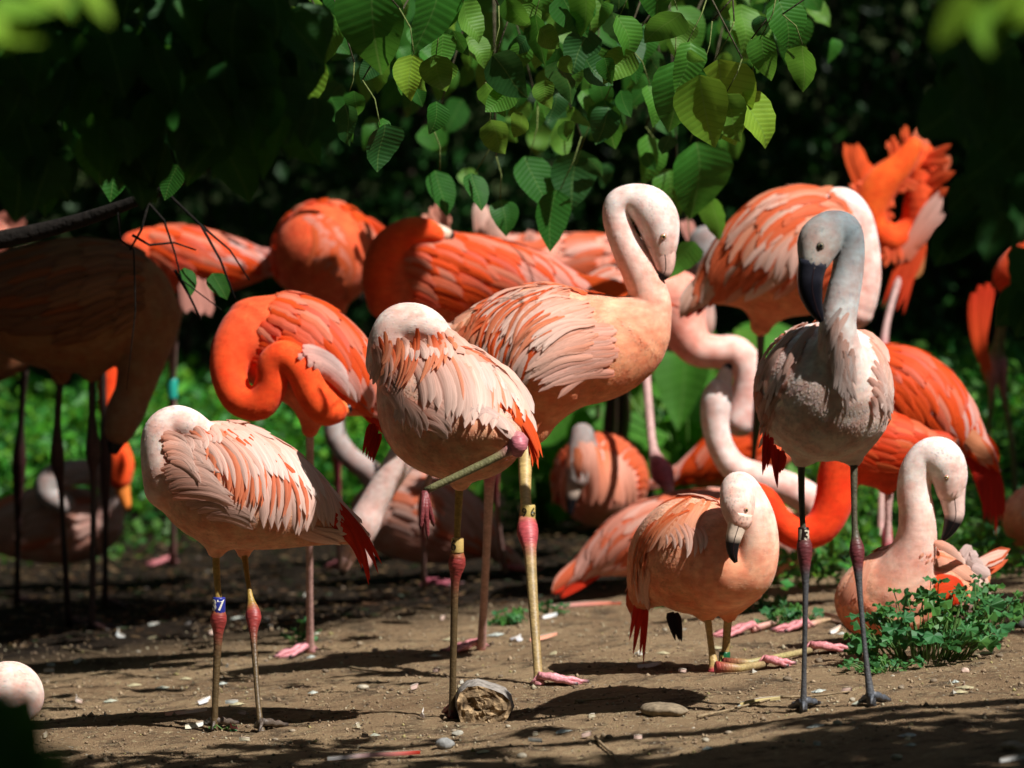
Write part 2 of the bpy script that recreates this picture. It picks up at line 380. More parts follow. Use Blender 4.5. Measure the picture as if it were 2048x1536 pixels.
# ======================================================================= FLAMINGOS
def smin(a, b, k):
    h = np.maximum(k - np.abs(a - b), 0) / k
    return np.minimum(a, b) - h * h * k * .25
class Prim:
    grp = 't'
    def __init__(s, kind, a, b, ra, rb, ca, cb, k, flow, R=None, belly=None):
        s.kind = kind; s.a = np.array(a, float); s.b = np.array(b, float) if b is not None else None
        s.ra, s.rb = ra, rb; s.ca = np.array(ca, float); s.cb = np.array(cb, float); s.k = k; s.flow = np.array(flow, float); s.R = R
        s.belly = None if belly is None else np.array(belly, float)
    def bounds(s):
        if s.kind == 'e': r = max(s.ra); return s.a - r, s.a + r
        r = max(s.ra, s.rb); return np.minimum(s.a, s.b) - r, np.maximum(s.a, s.b) + r
    def dist(s, P):
        if s.kind == 'e':
            q = (P - s.a) @ s.R.T; rr = np.array(s.ra); k0 = np.sqrt(((q / rr) ** 2).sum(-1)) + 1e-9
            k1 = np.sqrt(((q / (rr * rr)) ** 2).sum(-1)) + 1e-9
            return k0 * (k0 - 1) / k1, None
        ab = s.b - s.a; L = (ab ** 2).sum() + 1e-12
        t = np.clip(((P - s.a) @ ab) / L, 0, 1)
        d = np.sqrt(((P - s.a - t[..., None] * ab) ** 2).sum(-1)) - (s.ra + (s.rb - s.ra) * t)
        return d, t
def polygonize(prims, h):
    lo = np.min([p.bounds()[0] for p in prims], 0) - 4 * h; hi = np.max([p.bounds()[1] for p in prims], 0) + 4 * h
    n = np.ceil((hi - lo) / h).astype(int) + 1
    GR = {g: np.full(n, .08, np.float32) for g in {p.grp for p in prims}}
    for p in prims:
        G = GR[p.grp]
        b0, b1 = p.bounds(); m = p.k + 2 * h
        i0 = np.maximum(np.floor((b0 - m - lo) / h).astype(int), 0); i1 = np.minimum(np.ceil((b1 + m - lo) / h).astype(int) + 1, n)
        ax = [lo[j] + h * np.arange(i0[j], i1[j]) for j in range(3)]
        P = np.stack(np.meshgrid(*ax, indexing='ij'), -1)
        d, _ = p.dist(P); sl = tuple(slice(i0[j], i1[j]) for j in range(3))
        G[sl] = smin(G[sl], np.minimum(d, .08).astype(np.float32), {'t': .006, 'n': .002}.get(p.grp, .012))
    G = GR.pop('t')
    for g_ in sorted(GR): G = smin(G, GR[g_], {'n': .022, 'h': .035}[g_])
    g = openvdb.FloatGrid(); g.background = .08; g.copyFromArray(G)
    pts, quads = g.convertToQuads(isovalue=0.0)
    V = np.asarray(pts, float) * h + lo
    quads = np.asarray(quads)
    # orientation check
    c = V.mean(0); f = quads[:, :4]; nn = np.cross(V[f[:, 1]] - V[f[:, 0]], V[f[:, 2]] - V[f[:, 0]])
    vol = (nn * (V[f[:, 0]] - c)).sum()
    if vol < 0: quads = quads[:, ::-1]
    return V, quads

PAL = {
 'shaded': dict(back=(.26, .10, .04), belly=(.28, .11, .045), neck=(.26, .11, .05), head=(.24, .11, .06), cov=[(.26, .09, .035), (.22, .08, .03), (.30, .12, .05)], streak=(.32, .08, .02), scap=[(.24, .10, .05), (.20, .08, .04)], tail=(.3, .03, .01)),  # deep shade put into the colours of the far-left birds
 'pale': dict(back=(.82, .46, .35), belly=(.86, .36, .20), neck=(.82, .56, .48), head=(.82, .58, .51), cov=[(.82, .46, .35), (.84, .36, .24), (.86, .58, .48)], streak=(.86, .145, .035), scap=[(.86, .62, .52), (.84, .50, .40), (.88, .68, .60)], tail=(.80, .06, .02)),
 'salmon': dict(back=(.86, .36, .22), belly=(.86, .27, .12), neck=(.84, .46, .37), head=(.84, .54, .47), cov=[(.86, .38, .24), (.86, .27, .13), (.88, .52, .39)], streak=(.84, .13, .03), scap=[(.88, .54, .42), (.84, .34, .20), (.88, .64, .54)], tail=(.80, .07, .02)),
 'orange': dict(back=(.82, .10, .03), belly=(.80, .14, .06), neck=(.86, .072, .012), head=(.88, .085, .014), cov=[(.85, .11, .03), (.84, .16, .06), (.82, .075, .016), (.84, .24, .13)], streak=(.86, .09, .01), scap=[(.84, .38, .31), (.84, .24, .14), (.84, .50, .45), (.86, .34, .26)], tail=(.85, .075, .012)),
 'red': dict(back=(.80, .085, .018), belly=(.75, .06, .015), neck=(.86, .05, .007), head=(.86, .05, .007), cov=[(.84, .10, .02), (.80, .07, .015), (.84, .15, .04)], streak=(.85, .06, .01), scap=[(.82, .16, .06), (.84, .24, .12)], tail=(.75, .03, .01)),
 'grey': dict(back=(.88, .62, .54), belly=(.88, .56, .45), neck=(.5, .46, .45), head=(.5, .45, .43), cov=[(.82, .46, .36), (.78, .32, .22), (.84, .60, .52)], streak=(.80, .24, .12), scap=[(.84, .60, .52), (.80, .46, .36)], tail=(.72, .045, .02)),
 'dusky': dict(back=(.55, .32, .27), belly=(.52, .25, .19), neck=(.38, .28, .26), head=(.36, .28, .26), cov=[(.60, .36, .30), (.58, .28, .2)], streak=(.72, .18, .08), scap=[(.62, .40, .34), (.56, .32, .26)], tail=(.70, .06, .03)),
 'pink': dict(back=(.84, .34, .25), belly=(.80, .27, .18), neck=(.84, .38, .30), head=(.83, .48, .42), cov=[(.86, .36, .25), (.84, .25, .14), (.88, .50, .40)], streak=(.84, .15, .05), scap=[(.86, .44, .36), (.84, .32, .22)], tail=(.82, .08, .025)),
}
LEGC = {
 'olive': ((.42, .27, .06), (.32, .040, .035), (.11, .07, .028)),
 'yellow': ((.55, .38, .14), (.48, .07, .08), (.36, .25, .10)),
 'pinkish': ((.55, .33, .30), (.50, .08, .11), (.52, .30, .26)),
 'dark': ((.10, .085, .05), (.16, .03, .035), (.075, .075, .08)),
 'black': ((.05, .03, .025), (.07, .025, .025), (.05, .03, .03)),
 'green': ((.24, .21, .09), (.60, .22, .24), (.20, .19, .085)),
}
FOOTC = (.62, .20, .22)

def mixv(a, b, t): return tuple(a[i] + (b[i] - a[i]) * t for i in range(3))

class Bird:
    def __init__(s, label, Y, pal, torso, neck=None, ys=.85, base=None, vox=.0055, head_from=.8, name='flamingo', thighs=(), neck_cols=None, extra=(), fluff=0, headk=.018):
        s.Y = Y; s.s = Y / FPX; s.pal = PAL[pal]; s.name = name; s.label = label; s.ys = ys
        s.prims = []; s.cam_o = Vector((0, 0, CAMH)); s.foot_pts = []; s.legs = MB(); s.fluff = fluff
        T = [(t if len(t) > 3 else (*t, 0)) for t in torso]
        s.torso_px = T
        n = max(9, len(T) * 3)
        C = catmull(T, n)
        W = np.array([np.array(s.P(c[0], c[1], c[3])) for c in C]); R = np.maximum(C[:, 2] * s.s, .004)
        s.axis = W; s.rad = R
        s.frames = []
        for i in range(n):
            t = W[min(i + 1, n - 1)] - W[max(i - 1, 0)]; t /= np.linalg.norm(t) + 1e-9
            up = np.array([0, 0, 1.]); 
            nrm = up - t * (up @ t)
            if np.linalg.norm(nrm) < .3: nrm = np.array([0, -1., 0]) - t * (np.array([0, -1., 0]) @ t)
            nrm /= np.linalg.norm(nrm); b = np.cross(t, nrm)
            s.frames.append((t, nrm, b))
            if i % 1 == 0:
                s.prims.append(Prim('e', W[i], None, (R[i] * .8, R[i], R[i] * ys), 0, s.pal['back'], s.pal['back'], .012, t, R=np.array([t, nrm, b]), belly=s.pal['belly']))
        s.alen = float(np.linalg.norm(np.diff(W, axis=0), axis=1).sum())
        if neck:
            Nk = [(t if len(t) > 3 else (*t, 0)) for t in neck]; m = len(Nk) * 4
            C = catmull(Nk, m); W = [np.array(s.P(c[0], c[1], c[3])) for c in C]; R = np.maximum(C[:, 2] * s.s, .004)
            for i in range(m - 1):
                f = i / (m - 2)
                if neck_cols: c0 = polysample(neck_cols, f); c1 = polysample(neck_cols, min(1, f + 1 / (m - 2)))
                else:
                    g = min(1, f / max(.05, head_from)); c0 = c1 = mixv(s.pal['neck'], s.pal['head'], max(0, (g - .6) / .4)) if f > .12 else mixv(s.pal['back'], s.pal['neck'], f / .12)
                fl = W[i] - W[i + 1]; fl /= np.linalg.norm(fl) + 1e-9
                s.prims.append(Prim('c', W[i], W[i + 1], R[i], R[i + 1], c0, c1, headk, fl)); s.prims[-1].grp = 'n'
        for e in extra:        # (x,y,r,dv) pairs: short extra lumps (p, q, colour)
            a, b, c = e
            s.prims.append(Prim('c', s.P(a[0], a[1], a[3]), s.P(b[0], b[1], b[3]), a[2] * s.s, b[2] * s.s, c, c, .02, (0, 0, -1)))
        for th in thighs:
            for i in range(len(th) - 1):
                a, b = th[i], th[i + 1]
                s.prims.append(Prim('c', s.P(a[0], a[1], a[3]), s.P(b[0], b[1], b[3]), a[2] * s.s, b[2] * s.s, s.pal['belly'], s.pal['belly'], .03, (0, 0, -1))); s.prims[-1].grp = 'h'
        s.V, s.Q = polygonize(s.prims, vox)
        s.bvh = BVHTree.FromPolygons([tuple(v) for v in s.V], [tuple(q) for q in s.Q])
        s.parts = []; s.base = base; s.fseed = rnd.randrange(9999); s.feathers = []
    def P(s, x, y, v=0.0): return at(x, y, s.Y + v * s.s)
    # ---- legs: pts (x,y,r[,v]); v = depth offset in px; last point may be 'ground'
    def leg(s, pts, kind='olive', foot=None, ankle=None, ground_end=True, seg=10, toe=.105, fcol=None, n=26):
        ct, ca, cs = LEGC[kind]
        gp = ground(pts[-1][0], pts[-1][1]) if ground_end else None
        v0 = pts[0][3] if len(pts[0]) > 3 else 0
        Yend = gp.y if ground_end else s.Y + ((pts[-1][3] if len(pts[-1]) > 3 else v0) * s.s)
        ai_ = ankle if ankle is not None else (len(pts) - 1) // 2
        P4 = []
        tot = sum(math.hypot(pts[i + 1][0] - pts[i][0], pts[i + 1][1] - pts[i][1]) for i in range(len(pts) - 1)); acc = 0
        for i, p in enumerate(pts):
            if i: acc += math.hypot(p[0] - pts[i - 1][0], p[1] - pts[i - 1][1])
            if len(p) > 3 and not ground_end: Yp = s.Y + p[3] * s.s
            else: Yp = (s.Y + v0 * s.s) + (Yend - s.Y - v0 * s.s) * acc / tot
            w = at(p[0], p[1], Yp); kk = max(0, 1 - abs(i - ai_) ** 1.5 / .9); P4.append((w.x, w.y, w.z, p[2] * s.s * (.68 + .24 * kk)))
        C = catmull(P4, n)
        ai = ankle if ankle is not None else (len(pts) - 1) // 2
        cols = []
        for k in range(n):
            f = k / (n - 1) * (len(pts) - 1); dd = f - ai
            if dd < -.75: c = ct
            elif dd < -.35: c = mixv(ct, ca, (dd + .75) / .4)
            elif dd < .7: c = ca
            elif dd < 1.25: c = mixv(ca, cs, (dd - .7) / .55)
            else: c = cs
            cols.append(c)
        fc = fcol or FOOTC
        if foot is not None:
            cols[-1] = fc; cols[-2] = mixv(cols[-2], fc, .5)
        s.legs.tube([c[:3] for c in C], [max(c[3], .002) for c in C], cols, seg, flat=.9)
        s.leg_path = C
        if foot is not None:
            p = Vector(C[-1][:3]); s.foot(p, math.radians(foot), toe, fc); s.foot_pts.append(p)
        return C
    def foot(s, p, ang, L, c, web=True):
        """ang: heading in the ground plane, 0 = right, 90 = away from camera"""
        tips = []
        def g(q, h): return Vector((q.x, q.y, float(gz(q.x, q.y)) + h))
        for k, (da, l) in enumerate(((-30, .9), (0, 1.05), (30, .88))):
            a = ang + math.radians(da); d = Vector((math.cos(a), math.sin(a), 0)); pts = []; rr = []; cc = []
            for j in range(7):
                q = p + d * (L * l * j / 6); h = .022 * (1 - j / 6) ** 1.5 + .009 + (.004 if j in (2, 4) else 0)
                pts.append(g(q, h)); rr.append(.0115 - .0065 * j / 6 + (.0015 if j in (2, 4) else 0)); cc.append(c if j < 6 else (.06, .05, .05))
            s.legs.tube(pts, rr, cc, 6); tips.append((a, L * l))
        for k in range(2):
            (a0, l0), (a1, l1) = tips[k], tips[k + 1]; V = [g(p, .012)]; U = []
            for j in range(1, 6):
                f = j / 5
                for i in range(5):
                    u = i / 4; a = a0 + (a1 - a0) * u; l = (l0 + (l1 - l0) * u) * f * .9 * (1 - .22 * math.sin(math.pi * u) * f)
                    V.append(g(p + Vector((math.cos(a), math.sin(a), 0)) * l, .018 * (1 - f) + .008 - .002 * math.sin(math.pi * u)))
            Fc = [(0, 1 + i, 2 + i) for i in range(4)] + [(1 + (j - 1) * 5 + i, 1 + j * 5 + i, 2 + j * 5 + i, 2 + (j - 1) * 5 + i) for j in range(1, 5) for i in range(4)]
            s.legs.add(V, Fc, mixv(c, (.75, .42, .42), .25))
            s.legs.add([v - Vector((0, 0, .004)) for v in V], [f[::-1] for f in Fc], c)
        d = Vector((math.cos(ang + math.pi), math.sin(ang + math.pi), 0))
        s.legs.tube([p + Vector((0, 0, .03)), p + d * .012 + Vector((0, 0, .018)), g(p + d * .028, .008)], [.006, .005, .002], [c, c, (.06, .05, .05)], 6)
    def limp_foot(s, x, y, v, pts, c):
        for (ex, ey, w) in pts:
            a = s.P(x, y, v); b = s.P(ex, ey, v + w); m = a.lerp(b, .5) + Vector((0, -.004, 0))
            s.legs.tube([a, m, b, b + (b - m) * .25], [.009, .0075, .006, .0015], [c, c, c, (.05, .03, .03)], 7)
        for k in range(len(pts) - 1):
            a = s.P(x, y, v); b = s.P(pts[k][0], pts[k][1], v + pts[k][2]); d = s.P(pts[k + 1][0], pts[k + 1][1], v + pts[k + 1][2])
            b = a.lerp(b, .85); d = a.lerp(d, .85); m = (a + b + d) / 3 + Vector((0, .012, 0))
            s.legs.add([a, b, d, m], [(0, 1, 3), (1, 2, 3), (2, 0, 3)], mixv(c, (.3, .1, .1), .3))
    # ---- one feather laid along a world-space path
    def blade(s, pts, nrms, width, c0, c1, camber=.22, taper=.5, tilt=0.0, shape='round'):
        K = len(pts); V = []; U = []; C = []
        ph = rnd.random() * 6
        for i in range(K):
            f = i / (K - 1); p = Vector(pts[i]); t = (Vector(pts[min(i + 1, K - 1)]) - Vector(pts[max(i - 1, 0)]))
            if t.length < 1e-7: t = Vector((1, 0, 0))
            t.normalize(); nn = Vector(nrms[i]); nn = nn - t * nn.dot(t)
            if nn.length < 1e-5: nn = t.orthogonal()
            nn.normalize(); sd = nn.cross(t)
            if shape == 'round': w = width * .5 * min(1, (f * 4 + .45)) * (1 - max(0, (f - .62) / .38) ** 2.2) ** .6 if f < .999 else .0006
            else: w = width * .5 * min(1, f * 3 + .5) * (1 - f ** 1.6) ** .7 if f < .999 else .0004
            for v in (-1, -.5, 0, .5, 1):
                V.append(p + sd * (v * w) + nn * (-camber * w * v * v + tilt * v * w)); U.append((f, v * .5 + ph))
                c = mixv(c0, c1, f); k = 1 - .10 * (abs(v) == 1) + (.05 if v == 0 else 0); C.append((c[0] * k, c[1] * k, c[2] * k))
        Fc = [(i * 5 + j, i * 5 + j + 1, i * 5 + j + 6, i * 5 + j + 5) for i in range(K - 1) for j in range(4)]
        return V, Fc, C, U
    def surf(s, x, y, prev=None):
        """front surface of the body behind this pixel"""
        d = raydir(x, y).normalized()
        h = s.bvh.ray_cast(s.cam_o, d)
        if h[0] is not None: return h[0], (h[1] if h[1].dot(d) < 0 else -h[1])
        if prev is not None:
            q = at(x, y, prev[0].y); return q, prev[1].lerp(Vector((0, -1, 0)), .1)
        q = s.P(x, y); h = s.bvh.find_nearest(q)
        return h[0], h[1]
    def fan(s, roots, tips, n, w, c0, c1=None, bow=0.0, lift=(.002, .008), K=8, name='feather', jit=4, shape='round', tilt=.25, var=.08, free=None, order=1, maxover=1.0):
        """n feathers from the root polyline to the tip polyline (pixels on the body), w in pixels"""
        for i in range(n):
            t = i / max(1, n - 1) if n > 1 else .5
            a = polysample(roots, t) + rng.normal(0, jit, 2); b = polysample(tips, t) + rng.normal(0, jit, 2)
            d = b - a; pn = np.array([-d[1], d[0]])
            pts = []; nr = []; prev = None
            for k in range(K):
                f = k / (K - 1); q = a + d * f + pn * (bow * math.sin(math.pi * f) * (1 + rnd.uniform(-.2, .2) * 0))
                if free is not None:                     # free-hanging: depth offset in px given
                    pw = s.P(q[0], q[1], free[0] + (free[1] - free[0]) * f); nn = Vector((.15, -1, .25))
                else:
                    r = s.surf(q[0], q[1], prev); prev = r; pw, nn = r
                pts.append(Vector(pw)); nr.append(Vector(nn))
            for _ in range(2):
                pts = [pts[0]] + [(pts[k - 1] + pts[k] * 2 + pts[k + 1]) / 4 for k in range(1, K - 1)] + [pts[-1]]
                nr = [nr[0]] + [(nr[k - 1] + nr[k] + nr[k + 1]) / 3 for k in range(1, K - 1)] + [nr[-1]]
            st = order * i * .0002
            pts = [p + (nr[k].normalized() * .7 + Vector((0, -.45, 0))) * ((lift[0] + (lift[1] - lift[0]) * k / (K - 1)) * .62 + st) for k, p in enumerate(pts)]
            cc = c0[rnd.randrange(len(c0))] if isinstance(c0, list) else c0; ce = c1 or cc
            if isinstance(ce, list): ce = ce[rnd.randrange(len(ce))]
            if c0 is not ORG and cc[1] > .55 and name == 'feather': cc = (cc[0] * .97, cc[1] * .74, cc[2] * .66)
            v = .80 + rnd.uniform(-var, var); cc = (cc[0] * v * 1.06, cc[1] * v * .92, cc[2] * v * .86); ce = (min(.95, ce[0] * v * 1.06), ce[1] * v * .94, ce[2] * v * .89)
            s.feathers.append((name, s.blade(pts, nr, w * s.s * rnd.uniform(.85, 1.15), cc, ce, tilt=tilt, shape=shape)))
    def axis_at(s, t):
        n = len(s.axis) - 1
        if t >= 1:
            d = s.axis[-1] - s.axis[-2]; d /= np.linalg.norm(d); return s.axis[-1] + d * (t - 1) * s.alen, max(.01, s.rad[-1] * (1 - (t - 1) * 2)), s.frames[-1]
        x = max(0, t) * n; i = min(int(x), n - 1); f = x - i
        return s.axis[i] * (1 - f) + s.axis[i + 1] * f, s.rad[i] * (1 - f) + s.rad[i + 1] * f, s.frames[i]
    def plumage(s, rows=7, t0=.2, t1=.92, phimax=115, l0=45, l1=105, w0=16, w1=24, droop=.35, streak=.25, seed=1, side=None, name='feather', scap=None, lift=.006):
        """overlapping wing feathers laid in rows over the back and both wings"""
        g = random.Random(seed)
        for ri in range(rows - 1, -1, -1):
            t = t0 + (t1 - t0) * ri / max(1, rows - 1); L = (l0 + (l1 - l0) * ri / max(1, rows - 1)) * s.s; w = (w0 + (w1 - w0) * ri / max(1, rows - 1)) * s.s
            c, r, fr = s.axis_at(t)
            nphi = max(3, int(2 * math.radians(phimax) * r * .95 / (w * .72)))
            for j in range(nphi):
                phi = math.radians(-phimax + 2 * phimax * (j + .5 + g.uniform(-.25, .25) + (ri % 2) * .5) / nphi)
                if side is not None and side * math.sin(phi) > .15: continue
                tt = t + g.uniform(-.35, .35) * (t1 - t0) / rows; pts = []; nr = []; ph = phi; K = 7
                for k in range(K):
                    c, r, (T, Nn, Bb) = s.axis_at(tt)
                    o = Nn * math.cos(ph) + Bb * (math.sin(ph) * s.ys); p = Vector(c + o * r); on = Vector(Nn * math.cos(ph) + Bb * math.sin(ph))
                    h = s.bvh.find_nearest(p, .05)
                    if h[0] is not None and tt < 1.0:
                        hn = h[1] if h[1].dot(on) > 0 else -h[1]; p = h[0]; on = on.lerp(hn, .6)
                    pts.append(p + on * (.0015 + lift * (k / (K - 1)) + .0009 * (rows - ri))); nr.append(on)
                    st = L / (K - 1); dr = droop * (.5 + k / K)
                    tt += st * math.cos(dr) / s.alen; ph += math.copysign(1, ph if abs(ph) > .15 else g.uniform(-1, 1)) * st * math.sin(dr) / max(r, .04)
                if g.random() < streak * (1.4 if ri < rows * .6 else .6): cc = s.pal['streak']; ce = mixv(cc, s.pal['cov'][0], .25)
                else:
                    pc = s.pal['cov'] if ri < rows * .42 else s.pal['scap']; cc = pc[g.randrange(len(pc))]; ce = mixv(cc, s.pal['scap'][0], .3)
                v = .84 + g.uniform(-.08, .06)
                s.feathers.append((name, s.blade(pts, nr, w * g.uniform(.85, 1.2), tuple(x * v for x in cc), tuple(x * v for x in ce), tilt=.2 * math.copysign(1, ph))))
    def bill(s, pts, v=0, c0=(.70, .50, .44), c1=(.007, .006, .008), black=.5, flat=.75, mouth=True):
        """pts: (x,y,r) along the bent bill; upper mandible, lower mandible, dark gape line"""
        C = catmull([(*p, 0) if len(p) < 4 else p for p in pts], 16)
        W = [s.P(c[0], c[1], v + c[3]) for c in C]; R = [c[2] * s.s for c in C]
        mb = MB(); cols = [c0 if k / 15 < black - .04 else (mixv(c0, c1, .6) if k / 15 < black + .02 else c1) for k in range(16)]
        mb.tube(W, R, cols, 12, flat=flat)
        s.parts.append(('bill', mb, M_BILL))
        if mouth:
            mb = MB(); off = []
            for k in range(1, 15):
                t = (W[k + 1] - W[k - 1]).normalized(); sd = t.cross(Vector((0, 1, 0))).normalized()
                off.append(W[k] + Vector((0, -1, 0)) * R[k] * flat * .97 + sd * R[k] * .12)
            mb.tube(off, [.0012] * 14, (.03, .012, .012), 5); s.parts.append(('gape_line', mb, M_BILL))
    def eye(s, x, y, r=5, v=None, col=(.50, .36, .10), ring=(.50, .24, .19)):
        h, n = s.surf(x, y)
        r = r * s.s; mb = MB()
        def ball(c, r, col, sq=1):
            V = []; Fc = []; a = 8; b = 6
            for i in range(b + 1):
                for j in range(a):
                    th = math.pi * i / b; p = 2 * math.pi * j / a; V.append(c + Vector((math.sin(th) * math.cos(p), math.sin(th) * math.sin(p), math.cos(th))) * r)
            for i in range(b):
                for j in range(a): Fc.append((i * a + j, i * a + (j + 1) % a, (i + 1) * a + (j + 1) % a, (i + 1) * a + j))
            mb.add(V, Fc, col)
        ball(h - n * r * .55, r * 1.5, ring); ball(h - n * r * .1, r * 1.15, col); ball(h + n * r * .55, r * .7, (.006, .006, .006))
        s.parts.append(('eye', mb, M_EYE))
    def band(s, x, y0, y1, r, col, text=None, tcol=(.02, .02, .02), tsize=1.0, dx=0, Y=None, twist=0):
        """plastic leg ring, wrapped number on it"""
        # find leg depth at this height from the last leg path
        C = s.leg_path; z = at(x, (y0 + y1) / 2, s.Y).z
        k = int(np.argmin(np.abs(C[:, 2] - z))); Yb = C[k][1] if Y is None else Y
        p0 = at(x, y0, Yb); p1 = at(x, y1, Yb); R = .86 * r * Yb / FPX
        mb = MB(); n = 6
        ring = [p0.lerp(p1, f) for f in (0, .02, .08, .92, .98, 1)]
        mb.tube(ring, [R * .7, R * .95, R, R, R * .95, R * .7], col, 20)
        s.parts.append(('leg_band', mb, M_BAND, (text, p0, p1, R, tcol, tsize, dx)))
    def build(s, single=False, label_parts=None):
        V = s.V; P = V
        base = s.base
        if base is None:
            if s.foot_pts: base = sum(s.foot_pts, Vector()) / len(s.foot_pts)
            else:
                c = V.mean(0); base = Vector((c[0], c[1], float(gz(c[0], c[1]))))
        base = Vector(base)
        root = empty(s.name, base, s.label, 'flamingo', 'flamingos in the flock')
        # colours
        D = np.zeros((len(s.prims), len(V)), np.float32); CC = np.zeros((len(s.prims), len(V), 3), np.float32)
        f = s.Q; nrm = np.zeros_like(V); fn = np.cross(V[f[:, 2]] - V[f[:, 0]], V[f[:, 3]] - V[f[:, 1]])
        for k in range(4): np.add.at(nrm, f[:, k], fn)
        nrm /= np.linalg.norm(nrm, axis=1)[:, None] + 1e-12
        belly = np.clip(.5 - nrm[:, 2] * .9, 0, 1)[:, None]
        for i, p in enumerate(s.prims):
            d, t = p.dist(V); D[i] = d
            if t is None: CC[i] = p.ca * (1 - belly) + (p.belly if p.belly is not None else p.ca) * belly
            else: CC[i] = p.ca + (p.cb - p.ca) * t[:, None]
        Wt = np.exp(-(D - D.min(0)) / .008); Wt /= Wt.sum(0); col = (CC * Wt[..., None]).sum(0)
        am = D.argmin(0)
        V0 = V - np.array(base)
        # legs appended so the body stays one mesh
        Vl = np.array(s.legs.V, float).reshape(-1, 3) - np.array(base) if s.legs.V else np.zeros((0, 3))
        nb = len(V0)
        faces = [tuple(int(x) for x in q) for q in f] + [tuple(i + nb for i in q) for q in s.legs.F]
        cols = np.vstack([col, np.array(s.legs.C).reshape(-1, 3)]) if len(Vl) else col
        uv = np.vstack([np.zeros((nb, 2)), np.array(s.legs.U).reshape(-1, 2)]) if len(Vl) else np.zeros((nb, 2))
        me = make_mesh('body', np.vstack([V0, Vl]), faces, [M_PL, M_LEG], cols, uv, True, [0] * len(f) + [1] * len(s.legs.F))
        new_obj('body', me, root)
        for pt in s.parts:
            o = pt[1].obj(pt[0], pt[2], root, base)
            if pt[0] == 'leg_band' and pt[3][0]: number(o, base, *pt[3])
        # small contour feathers all over
        if s.fluff:
            g = np.random.default_rng(s.fseed); n = s.fluff
            idx = g.choice(nb, size=min(n, nb), replace=False); kn = np.array([pr.kind == 'c' for pr in s.prims])[am[idx]]; idx = idx[~kn | (g.random(len(idx)) < .45)]; p = V[idx]; nn = nrm[idx]
            fl = np.array([pr.flow for pr in s.prims])[am[idx]]; fl = fl + g.normal(0, .22, fl.shape); fl[:, 2] -= .15
            fl -= nn * (fl * nn).sum(1)[:, None]; fl /= np.linalg.norm(fl, axis=1)[:, None] + 1e-9; sd = np.cross(nn, fl)
            isn = np.array([pr.kind == 'c' for pr in s.prims])[am[idx]]
            L = np.where(isn, .010, .014)[:, None] * g.uniform(.7, 1.3, (len(idx), 1)); w = L * .24
            a = p - nn * .0008; tip = p + fl * L + nn * L * .03; m1 = p + fl * L * .55 + sd * w + nn * L * .005; m2 = p + fl * L * .55 - sd * w + nn * L * .005; lf = np.where(isn, .02, .025)[:, None]; mc = p + fl * L * .55 + nn * L * lf; tip = p + fl * L + nn * L * lf * .8
            VV = np.stack([a, m1, tip, m2, mc], 1).reshape(-1, 3) - np.array(base); b = np.arange(len(idx))[:, None] * 5
            Fc = np.concatenate([b + np.array([[0, 1, 4]]), b + np.array([[4, 1, 2]]), b + np.array([[0, 4, 3]]), b + np.array([[4, 2, 3]])])
            cc = np.clip(np.repeat(col[idx] * (1 + (g.uniform(-.11, .09, (len(idx), 1))) * np.where(isn, .4, 1.0)[:, None]) * (1 + g.normal(0, .02, (len(idx), 3))), 5, 0), 0, .95)
            o = new_obj('contour_feathers', make_mesh('contour_feathers', VV, Fc, M_PL, cc, np.zeros((len(VV), 2)), smooth=True), root); o['kind'] = 'stuff'
        if single:
            cnt = {}
            for nm, (Vf, Ff, Cf, Uf) in s.feathers:
                cnt[nm] = cnt.get(nm, 0) + 1
                if cnt[nm] <= 290:
                    me = make_mesh(nm, np.array(Vf) - np.array(base), Ff, M_FE, Cf, Uf); new_obj(nm, me, root)
        elif s.feathers:
            by = {}
            for nm, fe in s.feathers: by.setdefault(nm, MB()).add(fe[0], fe[1], fe[2], fe[3])
            for nm, mb in by.items():
                o = mb.obj('wing_plumage' if nm == 'feather' else 'tail_plumage', M_FE, root, base); o['kind'] = 'stuff'
        return root

def number(parent, base, text, p0, p1, R, tcol, tsize, dx):
    cu = bpy.data.curves.new('number', 'FONT'); cu.body = text; cu.align_x = 'CENTER'; cu.align_y = 'CENTER'
    h = (p0.z - p1.z); cu.size = h * .95 * tsize; cu.extrude = .0006; cu.resolution_u = 3; cu.offset = cu.size * .02
    t = bpy.data.objects.new('number', cu); COL.objects.link(t)
    dg = bpy.context.evaluated_depsgraph_get(); dg.update(); me = bpy.data.meshes.new_from_object(t.evaluated_get(dg)); me.name = 'number'
    bpy.data.objects.remove(t)
    c = (p0 + p1) / 2
    for v in me.vertices:
        th = (v.co.x + dx * R) / R; rr = R * 1.005 + v.co.z + .0006
        v.co = Vector((c.x + math.sin(th) * rr, c.y - math.cos(th) * rr, c.z + v.co.y)) - base
    a = me.color_attributes.new('Col', 'FLOAT_COLOR', 'POINT'); a.data.foreach_set('color', [*tcol, 1] * len(me.vertices))
    me.materials.clear(); me.materials.append(M_BAND)
    new_obj('number', me, parent)

exec_birds = True
WHT = (.96, .76, .68); ORG = (.86, .145, .035)

